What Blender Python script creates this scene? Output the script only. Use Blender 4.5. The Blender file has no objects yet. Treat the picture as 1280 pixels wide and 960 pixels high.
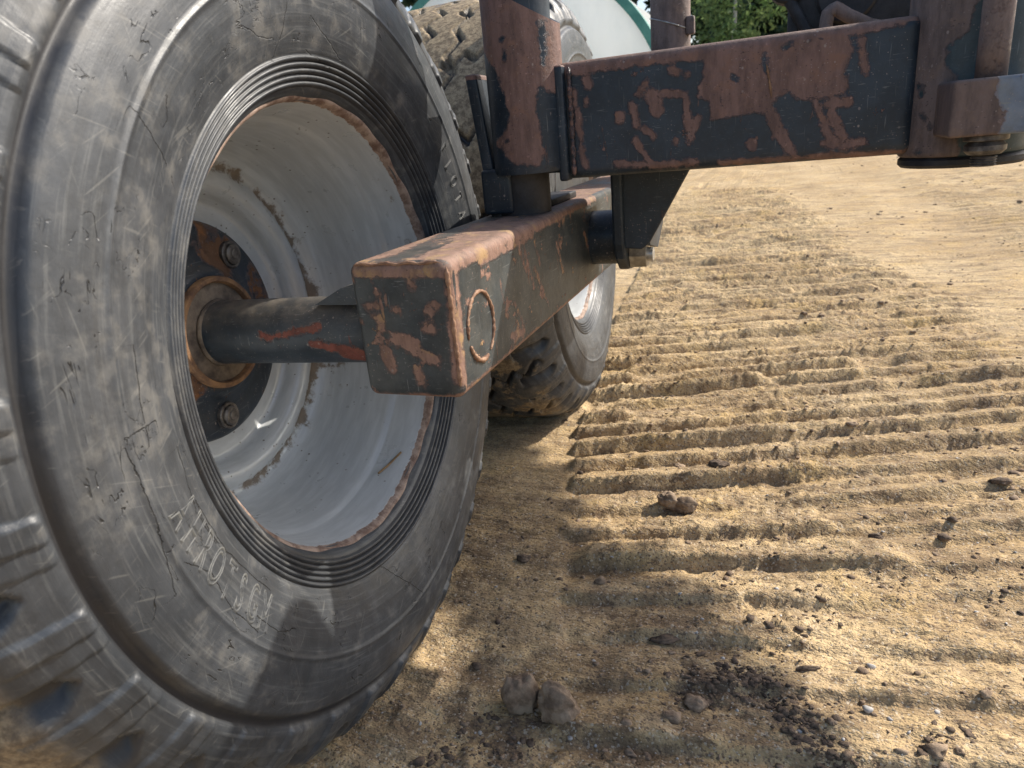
import bpy, math, random
import numpy as np
from mathutils import Matrix, Vector
random.seed(4); rng = np.random.default_rng(7)
S = bpy.context.scene; COL = S.collection
PI = math.pi; rad = math.radians

# ------------------------------------------------------------------ camera
cd = bpy.data.cameras.new('camera'); cam = bpy.data.objects.new('camera', cd); COL.objects.link(cam)
H = 0.79
Xc = Vector((0.93418881, 0.34476996, -0.09178744)); Yc = -Vector((0.03507514, -0.34476996, -0.93803167))
Zc = -Vector((-0.3550507, 0.87307923, -0.3341731))
cam.matrix_world = Matrix(((Xc.x, Yc.x, Zc.x, 0), (Xc.y, Yc.y, Zc.y, 0), (Xc.z, Yc.z, Zc.z, H), (0, 0, 0, 1)))
cd.sensor_width = 36; cd.lens = 36*861/1280; cd.clip_start = 0.05; cd.clip_end = 2000
cd.dof.use_dof = True; cd.dof.focus_distance = 1.05; cd.dof.aperture_fstop = 9.0
S.camera = cam
S.render.resolution_x, S.render.resolution_y = 1024, 768

# ------------------------------------------------------------------ light
SUN = Vector((0.555, 0.545, 0.628)).normalized()
W = bpy.data.worlds.new('World'); S.world = W; W.use_nodes = True
wn = W.node_tree; wn.nodes.clear()
sk = wn.nodes.new('ShaderNodeTexSky'); sk.sky_type = 'NISHITA'; sk.sun_disc = False
sk.sun_elevation = math.asin(SUN.z); sk.sun_rotation = math.atan2(SUN.x, SUN.y)
sk.air_density = 1.0; sk.dust_density = 2.0; sk.ozone_density = 1.0
bg = wn.nodes.new('ShaderNodeBackground'); bg.inputs[1].default_value = 0.15
wo = wn.nodes.new('ShaderNodeOutputWorld')
wn.links.new(sk.outputs[0], bg.inputs[0]); wn.links.new(bg.outputs[0], wo.inputs[0])
sl = bpy.data.lights.new('sun', 'SUN'); sl.energy = 4.6; sl.angle = rad(0.53); sl.color = (1, 0.93, 0.82)
so = bpy.data.objects.new('sun', sl); COL.objects.link(so); so.rotation_euler = SUN.to_track_quat('Z', 'Y').to_euler(); so.location = (5, 5, 8)
S.view_settings.view_transform = 'Standard'; S.view_settings.look = 'None'; S.view_settings.gamma = 1
S.view_settings.exposure = 0.42
S.render.engine = 'CYCLES'

# ------------------------------------------------------------------ node helper
class NT:
    def __init__(s, name):
        s.m = bpy.data.materials.new(name); s.m.use_nodes = True; s.t = s.m.node_tree; s.t.nodes.clear()
        s.out = s.n('ShaderNodeOutputMaterial'); s.b = s.n('ShaderNodeBsdfPrincipled'); s.t.links.new(s.b.outputs[0], s.out.inputs[0])
    def n(s, typ, **k):
        o = s.t.nodes.new(typ)
        for a, v in k.items(): setattr(o, a, v)
        return o
    def l(s, a, b): s.t.links.new(a, b)
    def put(s, sock, v):
        if hasattr(v, 'is_linked') or isinstance(v, bpy.types.NodeSocket): s.l(v, sock)
        else: sock.default_value = v
    def obj(s): return s.n('ShaderNodeTexCoord').outputs['Object']
    def attr(s, name, out='Fac'):
        o = s.n('ShaderNodeAttribute'); o.attribute_name = name; return o.outputs[out]
    def noise(s, vec, scale, detail=4, rough=0.55, out='Fac', dist=0.0):
        o = s.n('ShaderNodeTexNoise'); s.l(vec, o.inputs['Vector']); o.inputs['Scale'].default_value = scale
        o.inputs['Detail'].default_value = detail; o.inputs['Roughness'].default_value = rough; o.inputs['Distortion'].default_value = dist
        return o.outputs[out]
    def vor(s, vec, scale, feature='F1', out='Distance', rnd=1.0):
        o = s.n('ShaderNodeTexVoronoi', feature=feature); s.l(vec, o.inputs['Vector']); o.inputs['Scale'].default_value = scale
        o.inputs['Randomness'].default_value = rnd
        return o.outputs[out]
    def math(s, op, a, b=None, c=None, clamp=False):
        o = s.n('ShaderNodeMath', operation=op, use_clamp=clamp); s.put(o.inputs[0], a)
        if b is not None: s.put(o.inputs[1], b)
        if c is not None: s.put(o.inputs[2], c)
        return o.outputs[0]
    def ramp(s, v, lo, hi, a=0.0, b=1.0, smooth=True):
        o = s.n('ShaderNodeMapRange'); o.interpolation_type = 'SMOOTHSTEP' if smooth else 'LINEAR'
        s.put(o.inputs[0], v)
        for i, q in enumerate((lo, hi, a, b)): o.inputs[i+1].default_value = q
        return o.outputs[0]
    def mix(s, f, a, b, blend='MIX'):
        o = s.n('ShaderNodeMix', data_type='RGBA', blend_type=blend)
        s.put(o.inputs[0], f)
        for i, v in ((6, a), (7, b)):
            if isinstance(v, tuple): v = v + (1,) if len(v) == 3 else v
            s.put(o.inputs[i], v)
        return o.outputs[2]
    def map(s, vec, scale=(1, 1, 1), loc=(0, 0, 0), rot=(0, 0, 0)):
        o = s.n('ShaderNodeMapping'); s.l(vec, o.inputs[0]); o.inputs[1].default_value = loc
        o.inputs[2].default_value = rot; o.inputs[3].default_value = scale
        return o.outputs[0]
    def bump(s, h, dist, strength=1.0, nrm=None):
        o = s.n('ShaderNodeBump'); o.inputs['Strength'].default_value = strength; o.inputs['Distance'].default_value = dist
        s.l(h, o.inputs['Height'])
        if nrm is not None: s.l(nrm, o.inputs['Normal'])
        return o.outputs[0]
    def up(s):
        g = s.n('ShaderNodeNewGeometry'); x = s.n('ShaderNodeSeparateXYZ'); s.l(g.outputs['Normal'], x.inputs[0]); return x.outputs[2]
    def fin(s, col=None, rough=None, nrm=None, metal=None, spec=None):
        if col is not None: s.put(s.b.inputs['Base Color'], col + (1,) if isinstance(col, tuple) else col)
        if rough is not None: s.put(s.b.inputs['Roughness'], rough)
        if metal is not None: s.put(s.b.inputs['Metallic'], metal)
        if spec is not None: s.put(s.b.inputs['Specular IOR Level'], spec)
        if nrm is not None: s.l(nrm, s.b.inputs['Normal'])
        return s.m

# worn dark blue-black paint, with flaked areas where the vertex attribute "wear" (signed distance, m) is positive
def paint_mat(name, dark=(0.009, 0.017, 0.027), worn=(0.225, 0.135, 0.112), rust=(0.22, 0.12, 0.085), auto=0.5, dusty=0.15, pale=0.0):
    t = NT(name); o = t.obj()
    n1 = t.noise(o, 24, 10, 0.72); n2 = t.noise(o, 95, 8, 0.7); n3 = t.noise(o, 9, 3, 0.5); n4 = t.noise(t.map(o, (1, 1, .25)), 60, 6, .7)
    w = t.attr('wear')
    ww = t.math('ADD', t.math('MULTIPLY', w, 150.0), t.math('MULTIPLY', t.math('SUBTRACT', n1, 0.5), 2.0))
    ww = t.math('ADD', ww, t.math('MULTIPLY', t.math('SUBTRACT', n2, 0.5), 2.4))
    m1 = t.ramp(ww, -0.04, 0.05)
    # scattered chips everywhere
    chips = t.ramp(t.math('ADD', n1, t.math('MULTIPLY', n2, 0.3)), 0.88-auto*0.12, 0.895-auto*0.12)
    specks = t.math('MAXIMUM', t.ramp(t.vor(o, 170), 0.16, 0.08), t.ramp(t.vor(t.map(o, (1, 1.3, .8), rot=(.4, .1, .2)), 60), 0.12, 0.08)); sel = t.ramp(n3, 0.45, 0.6)
    specks = t.math('MULTIPLY', specks, t.math('ADD', t.math('MULTIPLY', sel, 0.8), .15))
    stk = t.math('MULTIPLY', t.ramp(t.noise(t.map(o, (30, 30, 5), rot=(.25, -.35, 0)), 2.2, 6, .65), .655, .675), .4+auto*.6)
    m = t.math('MAXIMUM', t.math('MAXIMUM', m1, chips), stk)
    edge = t.math('MULTIPLY', t.ramp(ww, -0.5, -0.05), t.math('SUBTRACT', 1.0, m1))
    wc = t.mix(t.ramp(n4, 0.35, 0.68), worn, tuple(c*0.55 for c in worn))
    wc = t.mix(t.ramp(t.noise(o, 34, 6, 0.6), 0.52, 0.7), wc, rust)
    wc = t.mix(t.ramp(n2, 0.62, 0.72), wc, tuple(min(1, c*1.7) for c in worn))
    dk = t.mix(t.ramp(t.noise(o, 14, 6, .6), 0.4, 0.7), dark, tuple(c*1.9+0.006 for c in dark))
    # fine pale scratches
    sc = t.ramp(t.noise(t.map(o, (1, .35, 9), rot=(.5, .3, .2)), 55, 3, .5), 0.66, 0.72)
    sc2 = t.ramp(t.noise(t.map(o, (9, 9, .4), rot=(-.2, .35, .2)), 45, 3, .5), 0.66, 0.73)
    sc3 = t.math('MULTIPLY', t.ramp(t.noise(t.map(o, (60, 2, 60), rot=(.2, .6, .5)), 6, 2, .5), .68, .72), t.ramp(t.noise(o, 15, 2), .45, .6))
    sc = t.math('MULTIPLY', t.math('MAXIMUM', t.math('MAXIMUM', sc, sc2), sc3), 0.42+pale, clamp=True)
    dk = t.mix(t.ramp(n2, .35, .75, 0, .45), dk, tuple(c*2.2+.006 for c in dark))
    dk = t.mix(sc, dk, (0.20, 0.21, 0.21))
    if pale: dk = t.mix(t.ramp(t.noise(o, 18, 7, .7), .3, .75, 0, pale), dk, (0.22, 0.22, 0.2))
    c = t.mix(m, dk, wc); c = t.mix(t.math('MULTIPLY', specks, 0.75), c, (0.33, 0.27, 0.24))
    pits = t.math('MULTIPLY', t.ramp(t.vor(t.map(o, (1, 1, 1.6), rot=(.3, .2, .9)), 130), .22, .10), t.math('MULTIPLY', m1, t.ramp(t.noise(o, 20, 4), .42, .55)))
    c = t.mix(t.math('MULTIPLY', pits, .7), c, (0.05, 0.035, 0.035))
    c = t.mix(t.math('MULTIPLY', edge, 0.35), c, (0.24, 0.13, 0.1))
    # dust settled on upward faces
    du = t.math('MULTIPLY', t.ramp(t.up(), 0.15, 0.95), t.ramp(t.noise(o, 30, 7, .7), 0.3, 0.75, 0.2, 1.0))
    c = t.mix(t.math('MULTIPLY', du, dusty*1.6, clamp=True), c, (0.36, 0.29, 0.21))
    r = t.math('ADD', t.ramp(m, 0, 1, 0.33, 0.62), t.math('MULTIPLY', n2, 0.2))
    h = t.math('ADD', t.math('MULTIPLY', m1, -0.5), t.math('ADD', t.math('MULTIPLY', edge, 0.25), t.math('MULTIPLY', n2, t.ramp(m, 0, 1, 0.25, 1.1))))
    return t.fin(c, r, t.bump(h, 0.0018, 1.0))

M = {}
M['paint'] = paint_mat('worn_dark_paint')
M['paint_bogie'] = paint_mat('scuffed_paint_bogie', dark=(0.014, 0.021, 0.026), worn=(0.33, 0.195, 0.145), rust=(0.40, 0.25, 0.12), auto=1.0, dusty=0.15, pale=0.28)
M['paint_top'] = paint_mat('scraped_paint_top', dark=(0.02, 0.028, 0.03), worn=(0.42, 0.26, 0.19), rust=(0.42, 0.25, 0.11), auto=0.9, dusty=0.22, pale=0.4)
M['paint_red'] = paint_mat('dark_paint_red_primer', worn=(0.24, 0.075, 0.055), rust=(0.2, 0.08, 0.05), auto=0.2, dusty=0.3, pale=.12)
M['paint_dark'] = paint_mat('dark_paint', auto=0.1, dusty=0.12)
M['brown'] = paint_mat('brown_weathered_steel', dark=(0.13, 0.10, 0.09), worn=(0.22, 0.16, 0.14), rust=(0.22, 0.15, 0.115), auto=0.6, dusty=0.12)
M['hub'] = paint_mat('hub_paint', dark=(0.014, 0.02, 0.028), worn=(0.17, 0.085, 0.045), rust=(0.22, 0.09, 0.03), auto=0.7, dusty=0.12)

def rubber_mat(name, mud=0.0):
    t = NT(name); pc = t.attr('pc', 'Vector'); o = t.obj()
    st = t.noise(t.map(pc, (5, 5, 260)), 1.0, 6, .6)
    st2 = t.noise(t.map(pc, (2, 2, 90)), 1.0, 4, .6)
    bl = t.noise(o, 9, 7, .65); fi = t.noise(o, 150, 5, .7); mid = t.noise(o, 40, 5, .6)
    base = t.mix(t.ramp(bl, .3, .7), (0.034, 0.039, 0.046), (0.075, 0.081, 0.090))
    base = t.mix(t.ramp(st, .50, .68, 0, .42), base, (0.16, 0.165, 0.165))
    base = t.mix(t.ramp(t.noise(o, 75, 8, .8), .54, .76, 0, .28), base, (0.23, 0.225, 0.205))
    base = t.mix(t.ramp(t.noise(o, 28, 8, .8), .54, .38, 0, .4), base, (0.028, 0.030, 0.033))
    base = t.mix(t.ramp(st2, .45, .75, 0, .5), base, (0.045, 0.047, 0.05))
    base = t.mix(t.ramp(t.math('ADD', t.math('MULTIPLY', mid, .6), t.math('MULTIPLY', bl, .5)), .56, .72, 0, .42), base, (0.21, 0.20, 0.18))
    # fine scratches in several directions
    for k, (r, s) in enumerate((((.3, .2, .7), .2), ((1.1, .4, .2), .16), ((-.7, .3, 1.2), .2))):
        q = t.ramp(t.noise(t.map(t.map(o, rot=(.4+k*1.15, 0, 0)), (12, 1.0, 40), loc=(k, k*2.3, 0)), 9, 1, .4), .68, .74)
        q = t.math('MULTIPLY', q, t.ramp(t.noise(o, 14+k*3, 3), .42, .58))
        base = t.mix(t.math("MULTIPLY", q, s*1.05), base, (0.30, 0.295, 0.27))
    # weather cracks: long polylines stored as a distance attribute + short circumferential crazing
    cr = t.attr('crack'); crw = t.math('ADD', cr, t.math('MULTIPLY', t.math('SUBTRACT', t.noise(o, 60, 5, .7), .5), 0.008))
    c1 = t.ramp(t.math('ABSOLUTE', crw), 0.0008, 0.0002)
    cz = t.math('ABSOLUTE', t.math('SUBTRACT', t.noise(t.map(pc, (9, 9, 46)), 1.0, 3, .55, dist=.5), .5))
    c2 = t.math('MULTIPLY', t.ramp(cz, 0.010, 0.003), t.math('MULTIPLY', t.attr('craze'), t.math('MULTIPLY', t.ramp(t.noise(o, 17, 3), .53, .60), t.ramp(t.noise(o, 60, 2), .42, .5))))
    ck = t.math('MAXIMUM', c1, c2)
    base = t.mix(t.math('MULTIPLY', t.attr('groove'), .9), base, (0.022, 0.022, 0.025))  # recess shade put into the rubber colour in grooves and notches
    base = t.mix(t.math('MULTIPLY', ck, .9), base, (0.012, 0.012, 0.012))
    rough = t.ramp(mid, .3, .7, .36, .54)
    h = t.math('ADD', t.math('MULTIPLY', fi, .35), t.math('ADD', t.math('MULTIPLY', st, .4), t.math('MULTIPLY', ck, -2.2)))
    if mud:
        tr = t.attr('tread')
        mm = t.math('ADD', t.noise(o, 8, 5, .6), t.math('MULTIPLY', t.noise(o, 60, 5, .7), .35))
        f = t.math('MULTIPLY', t.ramp(mm, .72-mud*.10, .80-mud*.10, 0, .75), tr)
        f = t.math('MAXIMUM', f, t.math('MULTIPLY', t.attr('caked'), t.ramp(mm, .40, .52)))
        mc = t.mix(t.ramp(t.noise(o, 80, 6, .75), .35, .68), (0.16, 0.115, 0.07), (0.47, 0.36, 0.22))
        base = t.mix(f, base, mc); rough = t.math('MAXIMUM', rough, t.math('MULTIPLY', f, .9))
        h = t.math('ADD', h, t.math('MULTIPLY', f, t.math('MULTIPLY', t.noise(o, 110, 7, .8), 3.5)))
    return t.fin(base, rough, t.bump(h, 0.0009, .7), spec=.5)
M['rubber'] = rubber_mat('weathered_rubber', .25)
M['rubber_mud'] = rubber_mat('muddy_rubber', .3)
def letter_mat():
    t = NT('rubber_lettering'); o = t.obj()
    return t.fin(t.mix(t.ramp(t.noise(o, 50, 5), .3, .7), (0.045, 0.048, 0.052), (0.115, 0.115, 0.108)), .6, t.bump(t.noise(o, 200, 4), .0006))
M['letter'] = letter_mat()

def rim_mat():
    t = NT('grey_rim_paint'); pc = t.attr('pc', 'Vector'); o = t.obj(); gr = t.attr('grime_shade')
    st = t.noise(t.map(pc, (4, 4, 60)), 1, 6, .6); n = t.noise(o, 14, 7, .65)
    c = t.mix(t.ramp(st, .35, .7), (0.48, 0.50, 0.51), (0.57, 0.59, 0.60))
    c = t.mix(t.ramp(n, .55, .8, 0, .25), c, (0.32, 0.33, 0.31))
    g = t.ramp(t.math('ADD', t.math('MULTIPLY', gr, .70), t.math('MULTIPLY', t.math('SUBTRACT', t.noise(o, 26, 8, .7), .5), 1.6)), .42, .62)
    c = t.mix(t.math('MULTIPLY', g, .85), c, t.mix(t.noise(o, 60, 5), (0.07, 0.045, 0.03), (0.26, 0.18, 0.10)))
    sp = t.math('MULTIPLY', t.ramp(t.vor(t.map(o, (1, 1, 1.4)), 75), .17, .10), t.ramp(t.noise(o, 16, 3), .5, .6))
    c = t.mix(t.math('MULTIPLY', sp, .85), c, (0.09, 0.065, 0.045))
    lr = t.ramp(t.math('ADD', t.attr('lip'), t.math('MULTIPLY', t.math('SUBTRACT', t.noise(o, 40, 6, .7), .5), 1.5)), .42, .58)
    c = t.mix(lr, c, t.mix(t.ramp(t.noise(o, 45, 6, .7), .35, .65), (0.17, 0.105, 0.08), (0.42, 0.32, 0.26)))
    r = t.math('MAXIMUM', t.ramp(t.noise(o, 30, 4), .3, .7, .27, .42), t.math('MAXIMUM', t.math('MULTIPLY', g, .75), t.math('MULTIPLY', lr, .75)))
    h = t.math('ADD', t.math('MULTIPLY', t.noise(o, 25, 4), .2), t.math('MULTIPLY', t.math('MAXIMUM', lr, g), t.noise(o, 150, 5, .7)))
    return t.fin(c, r, t.bump(h, .0012, .8), metal=.15)
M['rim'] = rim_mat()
def simple(name, a, b, rough, scale=30, metal=0, bs=.0008, bn=150):
    t = NT(name); o = t.obj()
    return t.fin(t.mix(t.ramp(t.noise(o, scale, 7, .65), .32, .68), a, b), rough, t.bump(t.noise(o, bn, 6, .7), bs), metal=metal)
M['seal'] = simple('dusty_seal_plate', (0.07, 0.055, 0.045), (0.24, 0.19, 0.14), .8)
M['ringrust'] = simple('rust_ring', (0.11, 0.06, 0.04), (0.34, 0.19, 0.09), .65, 40)
M['bolt'] = simple('worn_bolt', (0.05, 0.045, 0.045), (0.22, 0.2, 0.18), .45, 60, .4)
M['steel'] = simple('bright_worn_steel', (0.3, 0.29, 0.27), (0.62, 0.61, 0.58), .35, 50, .6)
M['weld'] = simple('rust_weld_bead', (0.2, 0.10, 0.06), (0.45, 0.27, 0.17), .6, 60, .1, .0015, 260)
M['black'] = simple('black_steel', (0.008, 0.008, 0.01), (0.03, 0.03, 0.035), .6)

# ------------------------------------------------------------------ mesh helpers
def mk(name, verts, faces, mat, parent=None, loc=None, smooth=False, attrs=None, sharp=None):
    verts = np.asarray(verts, float)
    pw = Vector((0, 0, 0))
    me = bpy.data.meshes.new(name)
    if loc is None: loc = (verts.min(0)+verts.max(0))/2
    loc = np.asarray(loc, float)
    v = verts-loc
    if isinstance(faces, np.ndarray):
        n, k = faces.shape
        me.vertices.add(len(v)); me.vertices.foreach_set('co', v.astype(np.float32).ravel())
        me.loops.add(n*k); me.loops.foreach_set('vertex_index', faces.astype(np.int32).ravel())
        me.polygons.add(n); me.polygons.foreach_set('loop_start', (np.arange(n)*k).astype(np.int32))
        me.polygons.foreach_set('loop_total', np.full(n, k, np.int32)); me.update(calc_edges=True); me.validate()
    else:
        me.from_pydata(v.tolist(), [], [list(f) for f in faces]); me.update()
    for k, a in (attrs or {}).items():
        a = np.asarray(a, np.float32)
        if a.ndim == 2: at = me.attributes.new(k, 'FLOAT_VECTOR', 'POINT'); at.data.foreach_set('vector', a.ravel())
        else: at = me.attributes.new(k, 'FLOAT', 'POINT'); at.data.foreach_set('value', a)
    me.materials.append(mat)
    if smooth:
        me.polygons.foreach_set('use_smooth', np.ones(len(me.polygons), bool))
        if sharp: 
            try: me.set_sharp_from_angle(angle=rad(sharp))
            except Exception: pass
    ob = bpy.data.objects.new(name, me); COL.objects.link(ob)
    if parent is not None:
        ob.parent = parent
        base = Vector(parent.get('wloc', (0, 0, 0))) if parent.get('abs') else Vector((0, 0, 0))
        ob.location = Vector(loc)-base
        if parent.get('abs'): ob['abs'] = 1; ob['wloc'] = tuple(loc)
    else: ob.location = loc
    return ob
def tidy(o):
    for k in ('abs', 'wloc'):
        if k in o: del o[k]
def tag(o, label=None, cat=None, group=None, kind=None):
    if label: o['label'] = label
    if cat: o['category'] = cat
    if group: o['group'] = group
    if kind: o['kind'] = kind
    return o
def empty(name, loc, parent=None, absolute=True):
    o = bpy.data.objects.new(name, None); COL.objects.link(o); o.empty_display_size = .1
    if parent is not None:
        o.parent = parent; o.location = Vector(loc)-(Vector(parent['wloc']) if parent.get('abs') else Vector((0, 0, 0)))
    else: o.location = loc
    if absolute: o['abs'] = 1; o['wloc'] = tuple(loc)
    return o

def sdf(P, caps=(), polys=(), subs=()):
    P = np.asarray(P, float); d = np.full(len(P), -0.2)
    def cap(c):
        a = np.array(c[:2]); b = np.array(c[2:4]); ab = b-a; L = max(ab@ab, 1e-9)
        t = np.clip(((P-a)@ab)/L, 0, 1)
        return c[4]-np.linalg.norm(P-a-t[:, None]*ab, axis=1)
    for c in caps: d = np.maximum(d, cap(c))
    for q in polys:
        q = np.array(q); dist = np.full(len(P), 9.); ins = np.zeros(len(P), bool)
        for i in range(len(q)):
            a, b = q[i], q[(i+1) % len(q)]; ab = b-a; t = np.clip(((P-a)@ab)/(ab@ab+1e-12), 0, 1)
            dist = np.minimum(dist, np.linalg.norm(P-a-t[:, None]*ab, axis=1))
            c = ((a[1] > P[:, 1]) != (b[1] > P[:, 1])) & (P[:, 0] < (b[0]-a[0])*(P[:, 1]-a[1])/(b[1]-a[1]+1e-12)+a[0]); ins ^= c
        d = np.maximum(d, np.where(ins, dist, -dist))
    for c in subs: d = np.minimum(d, -cap(c))
    return d

def dense_box(x, y, z, step=.006, bev=.012, seg=3):
    """box with rounded edges, every face a fine grid (so the wear attribute is crisp)"""
    lo = np.array([x[0], y[0], z[0]], float); hi = np.array([x[1], y[1], z[1]], float)
    def axis(a, b):
        n = max(2, int((b-a-2*bev)/step)); inner = np.linspace(a+bev, b-bev, n)
        e = np.array([1-math.cos(k/seg*PI/2) for k in range(seg)])  # rounded positions
        left = a+bev*np.linspace(0, 1, seg+1)[:-1]; right = (b-bev)+bev*np.linspace(0, 1, seg+1)[1:]
        return np.concatenate([left, inner, right])
    ax = [axis(lo[i], hi[i]) for i in range(3)]
    V = []; F = []; idx = {}
    def vid(p):
        k = (round(p[0], 6), round(p[1], 6), round(p[2], 6))
        if k not in idx: idx[k] = len(V); V.append(p)
        return idx[k]
    for d in range(3):
        u, w = [(1, 2), (2, 0), (0, 1)][d]
        for side, val in ((0, lo[d]), (1, hi[d])):
            g = []
            for a in ax[u]:
                row = []
                for b in ax[w]:
                    p = [0, 0, 0]; p[d] = val; p[u] = a; p[w] = b; row.append(vid(tuple(p)))
                g.append(row)
            for i in range(len(g)-1):
                for j in range(len(g[0])-1):
                    q = (g[i][j], g[i+1][j], g[i+1][j+1], g[i][j+1]); F.append(q if side else q[::-1])
    V = np.array(V); core = np.clip(V, lo+bev, hi-bev); dv = V-core; L = np.linalg.norm(dv, axis=1, keepdims=True)
    V = np.where(L > 1e-9, core+dv/np.maximum(L, 1e-9)*bev, V)
    return V, np.array(F)

def lathe(profile, n, x0=0, closed=False, th0=0, th1=2*PI):
    """profile [(axial x, r)] round the X axis; angle 0 = +Y, 90 = +Z"""
    pr = np.array(profile, float); full = abs(th1-th0-2*PI) < 1e-6
    th = np.linspace(th0, th1, n, endpoint=not full)
    m = len(pr)
    V = np.stack([np.repeat(pr[None, :, 0], n, 0), np.cos(th)[:, None]*pr[None, :, 1], np.sin(th)[:, None]*pr[None, :, 1]], -1).reshape(-1, 3)
    V[:, 0] += x0
    F = []
    I = np.arange(n if full else n-1); J = np.arange(m-1)
    i, j = np.meshgrid(I, J, indexing='ij'); i2 = (i+1) % n
    F = np.stack([i*m+j, i*m+j+1, i2*m+j+1, i2*m+j], -1).reshape(-1, 4)
    return V, F, np.repeat(th, m)
def resample(p, step):
    out = []
    for (a, b), (c, d) in zip(p[:-1], p[1:]):
        k = max(1, int(math.hypot(c-a, d-b)/step))
        out += [(a+(c-a)*i/k, b+(d-b)*i/k) for i in range(k)]
    return out+[p[-1]]
def orient(V, axis):
    """rotate lathe output (X axis) to another axis"""
    if axis == 'z': return np.stack([V[:, 1], V[:, 2], V[:, 0]], 1)
    if axis == 'y': return np.stack([V[:, 2], V[:, 0], V[:, 1]], 1)
    return V
def rod(p0, p1, r, n=24, cap=True, step=None, bev=0.0):
    p0 = Vector(p0); p1 = Vector(p1); L = (p1-p0).length; q = (p1-p0).to_track_quat('X', 'Z').to_matrix()
    prof = ([(0, 0.0001)] if cap else [])+[(0, r-bev), (bev, r)] + ([] if not step else [(bev+(L-2*bev)*k/max(2, int(L/step)), r) for k in range(1, max(2, int(L/step)))]) + [(L-bev, r), (L, r-bev)]+([(L, 0.0001)] if cap else [])
    V, F, th = lathe(prof, n); R_ = np.array(q)
    return V@R_.T+np.array(p0), F
def hexnut(p0, p1, r):
    V, F = rod(p0, p1, r, 6); return V, F
def merge(*parts):
    V = []; F = []; o = 0
    for v, f in parts: V.append(v); F.append(np.asarray(f)+o); o += len(v)
    return np.concatenate(V), np.concatenate(F)

# lattice value noise
def vnoise(x, y, seed=0):
    xi = np.floor(x).astype(np.int64); yi = np.floor(y).astype(np.int64); fx = x-xi; fy = y-yi
    fx = fx*fx*(3-2*fx); fy = fy*fy*(3-2*fy)
    def h(a, b):
        n = (a*374761393+b*668265263+seed*974634777) & 0xffffffff
        n = ((n ^ (n >> 13))*1274126177) & 0xffffffff; return ((n ^ (n >> 16)) & 0xffff)/65535.
    return (h(xi, yi)*(1-fx)+h(xi+1, yi)*fx)*(1-fy)+(h(xi, yi+1)*(1-fx)+h(xi+1, yi+1)*fx)*fy
def fbm(x, y, o=4, seed=0, g=.5):
    s = 0; a = 1; t = 0; x = x+0*y; y = y+0*x
    for k in range(o):
        c_, s_ = math.cos(.65+k*1.1), math.sin(.65+k*1.1); u_ = (x*c_-y*s_)*2**k; w_ = (x*s_+y*c_)*2**k
        s = s+a*(vnoise(u_, w_, seed+k*17)-.5); t += a; a *= g
    return s/t*2

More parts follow.
